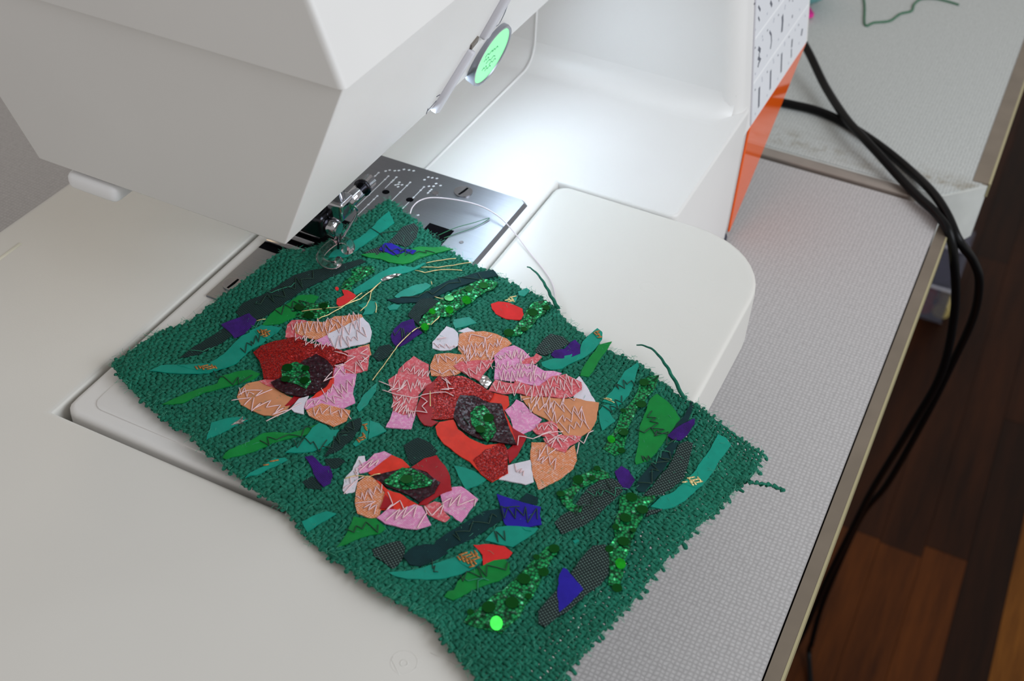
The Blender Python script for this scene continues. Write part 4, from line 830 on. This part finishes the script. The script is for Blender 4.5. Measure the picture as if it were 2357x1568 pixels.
for w, pts in [
  (1,[(1100,980),(1170,940),(1300,940),(1240,990),(1380,930)]), (1,[(1045,1020),(1210,1000),(1150,1060)]),
  (1,[(1230,1000),(1210,1110),(1290,1040),(1230,1090),(1370,1020),(1330,1080),(1450,1060),(1400,1130),(1480,1080),(1380,1140),(1540,1090)]), (1,[(1330,1190),(1480,1120),(1620,1050)]),
  (1,[(1870,800),(1800,880),(1880,840),(1940,760),(1890,745),(1980,730),(1910,760)]), (1,[(1890,630),(2000,660),(2060,665),(1970,720)]), (1,[(2160,600),(2100,640),(2170,660),(2100,720)]),
  (3,[(120,605),(250,660),(200,690),(330,660),(270,700),(350,640)]), (3,[(150,680),(260,720),(420,750),(560,720),(690,710),(760,745)]), (3,[(660,590),(740,650),(690,590),(720,690),(650,690),(760,680)]),
  (3,[(480,750),(535,790),(490,830),(535,885),(420,870),(340,860)]), (3,[(640,240),(700,230),(620,245)]), (3,[(890,270),(910,205),(1050,240),(1090,210)]),
  (3,[(1840,1130),(1820,1230)]), (3,[(1960,1030),(1920,1050),(1880,1140),(1830,1110)]), (3,[(1310,1160),(1320,1080),(1440,1100),(1600,1040)]), (3,[(1440,1100),(1560,1060),(1700,1040)]),
  (3,[(1480,1290),(1560,1150),(1570,1240),(1640,1190)]), (3,[(1640,1090),(1580,1060)]), (3,[(1640,1090),(1690,1060)]), (3,[(1640,1090),(1690,1180)]), (3,[(1640,1090),(1600,1180)]), (3,[(1640,1090),(1560,1140)]), (3,[(1640,1090),(1740,1130)]),
  (5,[(1400,780),(1440,880),(1390,930),(1500,850),(1530,920)]), (5,[(1640,1080),(1720,950),(1700,890),(1760,970),(1860,870),(1830,960)]), (5,[(1380,1020),(1500,920),(1460,1010),(1560,900),(1520,1000),(1640,890),(1610,990)]),
  (5,[(1840,870),(1930,820),(1900,900),(2000,790),(1970,890),(2120,830),(2110,890)]), (5,[(1130,870),(1300,855),(1200,910),(1270,870),(1240,930),(1310,880),(1290,960)]), (5,[(1160,610),(1280,510),(1240,580),(1330,510),(1300,560)]), (5,[(1040,790),(1130,690),(1200,650)]),
]: stitch(w, pts, 'stw', 0.19)
for w, path, amp, n in [
  (1,[(1540,430),(1720,420),(1900,370),(2090,340)], 38, 26), (1,[(1560,500),(1700,540),(1860,580)], 32, 18), (1,[(1800,440),(1950,430),(2120,400)], 40, 14), (1,[(1870,560),(2000,540),(2150,470)], 36, 12),
  (1,[(1950,800),(2080,760),(2150,660)], 36, 9), (1,[(1800,950),(1900,950),(2040,880)], 34, 12), (1,[(1640,1060),(1760,1050),(1960,990)], 26, 10), (1,[(1700,1120),(1860,1130),(2000,1120)], 36, 9), (1,[(1120,960),(1220,960)], 28, 5),
  (3,[(330,500),(430,520),(560,560)], 34, 12), (3,[(250,600),(380,640),(520,640)], 42, 14), (3,[(250,800),(330,860),(430,880)], 40, 14), (3,[(240,740),(400,770)], 30, 8),
  (3,[(600,420),(760,420),(930,420)], 30, 12), (3,[(820,320),(960,310),(1180,290)], 42, 20), (3,[(840,360),(980,380),(1090,400)], 34, 16), (3,[(860,540),(960,500),(1080,470)], 34, 9), (3,[(590,530),(700,540),(800,530)], 20, 7),
  (3,[(1130,420),(1260,380),(1400,400)], 36, 18), (3,[(1120,500),(1280,480),(1480,500)], 36, 20), (3,[(1150,570),(1320,560),(1560,570)], 36, 22), (3,[(1090,660),(1260,660),(1420,690)], 40, 12), (3,[(1420,690),(1600,680),(1780,660)], 46, 16),
  (3,[(1560,620),(1700,600),(1830,620)], 36, 9), (3,[(1340,750),(1480,780),(1640,800),(1800,760)], 42, 16), (3,[(1400,830),(1560,860),(1740,850),(1850,840)], 40, 14), (3,[(1560,930),(1720,940),(1880,900)], 46, 11), (3,[(1700,1010),(1830,990),(1930,960)], 34, 7),
  (3,[(1460,990),(1560,1010),(1640,990)], 26, 7), (3,[(1560,1110),(1700,1110),(1840,1090)], 30, 9), (3,[(1480,1250),(1580,1290),(1640,1330)], 36, 7), (3,[(1290,1350),(1380,1420)], 24, 5), (3,[(600,290),(720,310),(800,310)], 18, 7),
  (5,[(1060,740),(1140,620),(1200,520)], 22, 8), (5,[(1150,830),(1250,800),(1360,760)], 34, 10),
]: zig(w, path, amp, n, 'stw')
for w, path, amp, n in [
  (1,[(1130,600),(1200,560),(1290,520)], 32, 8), (1,[(900,800),(1000,850),(1180,840)], 30, 6), (5,[(340,400),(460,320),(620,310),(760,240)], 26, 7), (5,[(640,400),(740,360),(880,400)], 34, 6), (6,[(1110,200),(1250,210),(1430,230)], 40, 9), (6,[(1120,160),(1280,160)], 4, 2),
  (6,[(780,770),(900,700),(1040,690),(1160,640)], 40, 8), (6,[(540,620),(600,700)], 16, 4), (4,[(1260,1200),(1340,1160),(1430,1150)], 34, 7), (4,[(1190,1390),(1260,1350),(1330,1300)], 30, 6), (7,[(1040,560),(1200,570),(1300,640)], 30, 8), (7,[(1120,400),(1160,520),(1220,600)], 30, 8), (7,[(1060,790),(1120,780)], 20, 5),
  (2,[(1060,340),(1160,370),(1240,350)], 12, 3), (2,[(1120,480),(1240,500),(1380,520)], 24, 8), (2,[(1200,530),(1400,530),(1600,500)], 34, 7), (2,[(100,950),(260,880),(420,800),(600,700)], 40, 12), (2,[(300,1020),(420,960),(520,900)], 34, 7), (2,[(1340,900),(1500,850),(1700,780),(1960,700)], 30, 8), (2,[(1240,1190),(1400,1190)], 30, 8),
  (7,[(1090,1000),(1200,840),(1320,700)], 40, 8), (7,[(480,1240),(640,1130),(800,1000)], 30, 8), (5,[(1050,1130),(1200,1060),(1340,1060)], 30, 6), (5,[(900,400),(1040,300),(1140,210)], 30, 8), (8,[(120,500),(300,400),(480,300)], 24, 7), (8,[(440,470),(560,460)], 30, 4), (4,[(20,1460),(60,1500)], 8, 3),
]: zig(w, path, amp, n, 'std', 0.17)
for w, path, amp, n in [(1,[(700,620),(900,600),(1000,570)], 10, 5), (1,[(1200,420),(1260,400),(1320,330)], 10, 4), (7,[(1140,830),(1200,760),(1280,720)], 20, 5), (7,[(620,1060),(760,1080),(900,1020)], 24, 7), (6,[(820,880),(900,850),(960,760)], 16, 5), (2,[(200,850),(300,830),(420,780)], 10, 4), (5,[(860,1270),(960,1290),(1080,1240)], 8, 3), (8,[(200,810),(400,800)], 8, 3)]:
    zig(w, path, amp, n, 'stg', 0.15)
for w, pts in [(2,[(1500,605),(1640,580),(1745,568)]), (2,[(1460,640),(1600,642),(1720,625),(1870,600)]), (2,[(1410,665),(1490,685),(1620,660),(1795,665)]), (2,[(975,850),(900,910),(800,975),(700,1030),(610,1068)]), (2,[(1130,760),(1050,840),(1040,900),(1010,960),(960,1000)]),
               (2,[(1120,770),(1040,840),(960,900),(800,965),(650,985),(480,1005)]), (2,[(1085,930),(1095,965),(1088,1012)]), (2,[(1610,1050),(1540,1110),(1440,1140),(1370,1190),(1250,1310),(1200,1380),(1150,1450),(1060,1568)]), (2,[(1570,885),(1640,905)]), (2,[(1540,755),(1548,780)]), (2,[(110,1080),(185,1065)]),
               (4,[(1170,1290),(1215,1305),(1260,1325)]), (4,[(1185,1285),(1240,1300)]), (3,[(560,700),(562,830)]), (5,[(1050,665),(1140,640),(1240,650),(1340,630)])]:
    stitch(w, pts, 'goldthread', 0.21, 'gold_thread')
# pulled yarns beyond the edges
def pulled(pts, r, z0):
    P = catmull([Vector((*fab(p), 0)) for p in pts], 8); out = []
    for i, q in enumerate(P): out.append(Vector((q.x + 0.14*math.sin(i*1.3), q.y + 0.14*math.cos(i*1.1), (S(q.x, q.y) if q.x < 143 else S(143, q.y)) + z0*math.sin(math.pi*min(1, i/len(P))))))
    tube('pulled_yarn', out, [r*(1.2 - 0.9*i/len(out)) for i in range(len(out))], 'burlap', cloth_root, 6)
pulled([(1285,712),(1268,695),(1250,668),(1232,640),(1214,616)], 0.75, 4); pulled([(1575,920),(1545,878),(1520,845),(1495,815),(1466,796)], 0.75, 4)
P = [atz(p, z) for p, z in (((1712,1108), S(165,-95)), ((1740,1112), -2), ((1770,1117), -5), ((1803,1128), -8))]
tube('pulled_yarn', [q + Vector((0.5*math.sin(i*1.9), 0.5*math.cos(i*2.3), 0)) for i, q in enumerate(catmull(P, 8))], [0.6 + 0.35*math.sin(i*1.7) for i in range(25)], 'burlap', cloth_root, 6)

# ------------------------------------------------------------------ loose threads
def loose(name, pts, r, mat, label, cat, k=8):
    P = catmull(pts, k); o = tube(name, P, r, mat, None, 6, org=P[0]); return props(o, label, cat)
loose('sewing_thread', [atz(p, z) for p, z in (((944,492),2.6), ((950,476),3.2), ((968,461),4), ((1000,455),4.5), ((1060,462),4.5), ((1110,476),4), ((1150,500),3.2), ((1182,533),2.0), ((1218,580),1.0), ((1252,622),0.9), ((1272,655),0.9), ((1279,690),0.9))], 0.28, 'threadw', 'thin white sewing thread curving over the steel needle plate', 'thread')
loose('sewing_thread', [atz(p, z) for p, z in (((1008,542),2.2), ((1050,524),2.4), ((1090,513),2.2), ((1127,502),1.8), ((1095,522),1.4), ((1050,538),1.4), ((1022,548),1.3))], 0.16, 'threadg', 'thin dark green thread looped above the square plate opening', 'thread')
loose('yarn_end', [atz(p, TZ+0.6) for p in ((1982,-40), (1990,10), (1991,57), (2012,52), (2048,48), (2072,32), (2098,25), (2104,10), (2120,-2), (2150,-3), (2180,3), (2207,11))], 0.75, 'threadg', 'loose green yarn lying on the hinged table leaf', 'thread')

# ------------------------------------------------------------------ cables
def cable(pts, r, label):
    P = catmull(pts, 10); o = tube('power_cable', P, r, 'rubber', None, 12, org=P[len(P)//2]); props(o, label, 'cable', 'cables behind the machine')
cab = lambda rows: [atz((x, y), z) for x, y, z in rows]
cable(cab([(1790,10,-62), (1832,70,-66), (1862,122,-70), (1900,200,-76), (1946,271,-76), (1988,318,-75.5), (2025,358,-77), (2070,408,-79.5), (2115,455,-80), (2155,492,-80), (2185,538,-83), (2197,610,-102), (2197,720,-145), (2166,860,-205), (2092,990,-280), (2012,1120,-380), (1975,1190,-440), (1905,1330,-560), (1815,1515,-700)]) + [Vector((150,300,-775))], 2.7, 'black power cable leaving the top of the orange panel and hanging straight down')
cable(cab([(1690,214,-82), (1755,227,-82), (1825,241,-82), (1879,254,-82), (1929,275,-82.2), (1985,308,-82.2), (2043,349,-82.2), (2100,397,-81.8), (2148,445,-79), (2180,494,-80), (2206,552,-86), (2240,600,-104), (2254,650,-124), (2240,730,-165), (2195,830,-220), (2130,960,-290), (2045,1110,-400), (1985,1185,-480), (1935,1290,-590), (1890,1400,-690), (1868,1480,-745), (1862,1500,-772), (1866,1570,-781), (1870,1640,-782)]), 2.7, 'black cable looping outward beyond the table corner before hanging down')

# ------------------------------------------------------------------ small things on the leaf and the floor
sp = thing('pincushion', (52, 470, TZ), 'teal pincushion with magenta petal half hidden behind the stitch chart', 'pincushion')
V, F = [], []
cx, cy, cz = 46, 468, TZ
for j in range(9):
    a = -math.pi/2 + math.pi*j/8
    for k in range(24):
        b = 2*math.pi*k/24; rr = 26*math.cos(a)*(1+0.04*math.cos(6*b)); V.append(Vector((cx + rr*math.cos(b), cy + rr*math.sin(b), cz + 17 + 17*math.sin(a))))
for j in range(8):
    for k in range(24): F.append((j*24+k, j*24+(k+1)%24, (j+1)*24+(k+1)%24, (j+1)*24+k))
mesh('cushion', V, F, 'tealspool', sp, smooth=True)
pts = [atz(p, TZ+1.5) for p in ((1852,8), (1872,40), (1855,44), (1845,30))]
V = [*pts] + [p + Vector((0,0,3)) for p in pts]; mesh('petal', V, [(3,2,1,0), (4,5,6,7), (0,1,5,4), (1,2,6,5), (2,3,7,6), (3,0,4,7)], 'pinkfelt', sp)
def storage(name, x0, x1, y0, y1, z0, z1, label):
    t = thing(name, ((x0+x1)/2, (y0+y1)/2, z0), label, 'box', 'clear boxes on the floor')
    w = 1.6; bm = bmesh.new(); 
    for a in ((x0,x1,y0,y1,z0,z0+w), (x0,x0+w,y0,y1,z0+w,z1), (x1-w,x1,y0,y1,z0+w,z1), (x0+w,x1-w,y0,y0+w,z0+w,z1), (x0+w,x1-w,y1-w,y1,z0+w,z1)):
        b = box_bm(*a); me = bpy.data.meshes.new('t'); b.to_mesh(me); b.free(); bm.from_mesh(me); bpy.data.meshes.remove(me)
    from_bm('box_body', bm, 'box', t); box('box_lid', x0-3, x1+3, y0-3, y1+3, z1, z1+5, 'box', t, r=1.5)
    box('box_rim', x0-3.5, x1+3.5, y0-4, y0-2.6, z1+0.5, z1+4.5, 'boxrim', t, r=0.5); return t
b1 = storage('storage_box', 100, 228, 1075, 1230, FZ, FZ+58, 'lower clear plastic box with red and yellow spools on floor')
b2 = storage('storage_box', 104, 222, 1078, 1225, FZ+63, FZ+125, 'upper clear plastic box stacked under the table corner')
for x, m, lb in ((198, 'redspool', 'red thread spool inside the lower clear box'), (222, 'yellowspool', 'pale yellow thread spool inside the lower clear box')):
    V, F = tube_data([(x,1080,FZ+17), (x,1084,FZ+17), (x,1084.1,FZ+17), (x,1112,FZ+17), (x,1112.1,FZ+17), (x,1116,FZ+17)], [12,12,9,9,12,12], 20)
    o = mesh('thread_spool', V, F, m, None, org=(x,1098,FZ+5), angle=40); props(o, lb, 'spool', 'spools in the clear box')
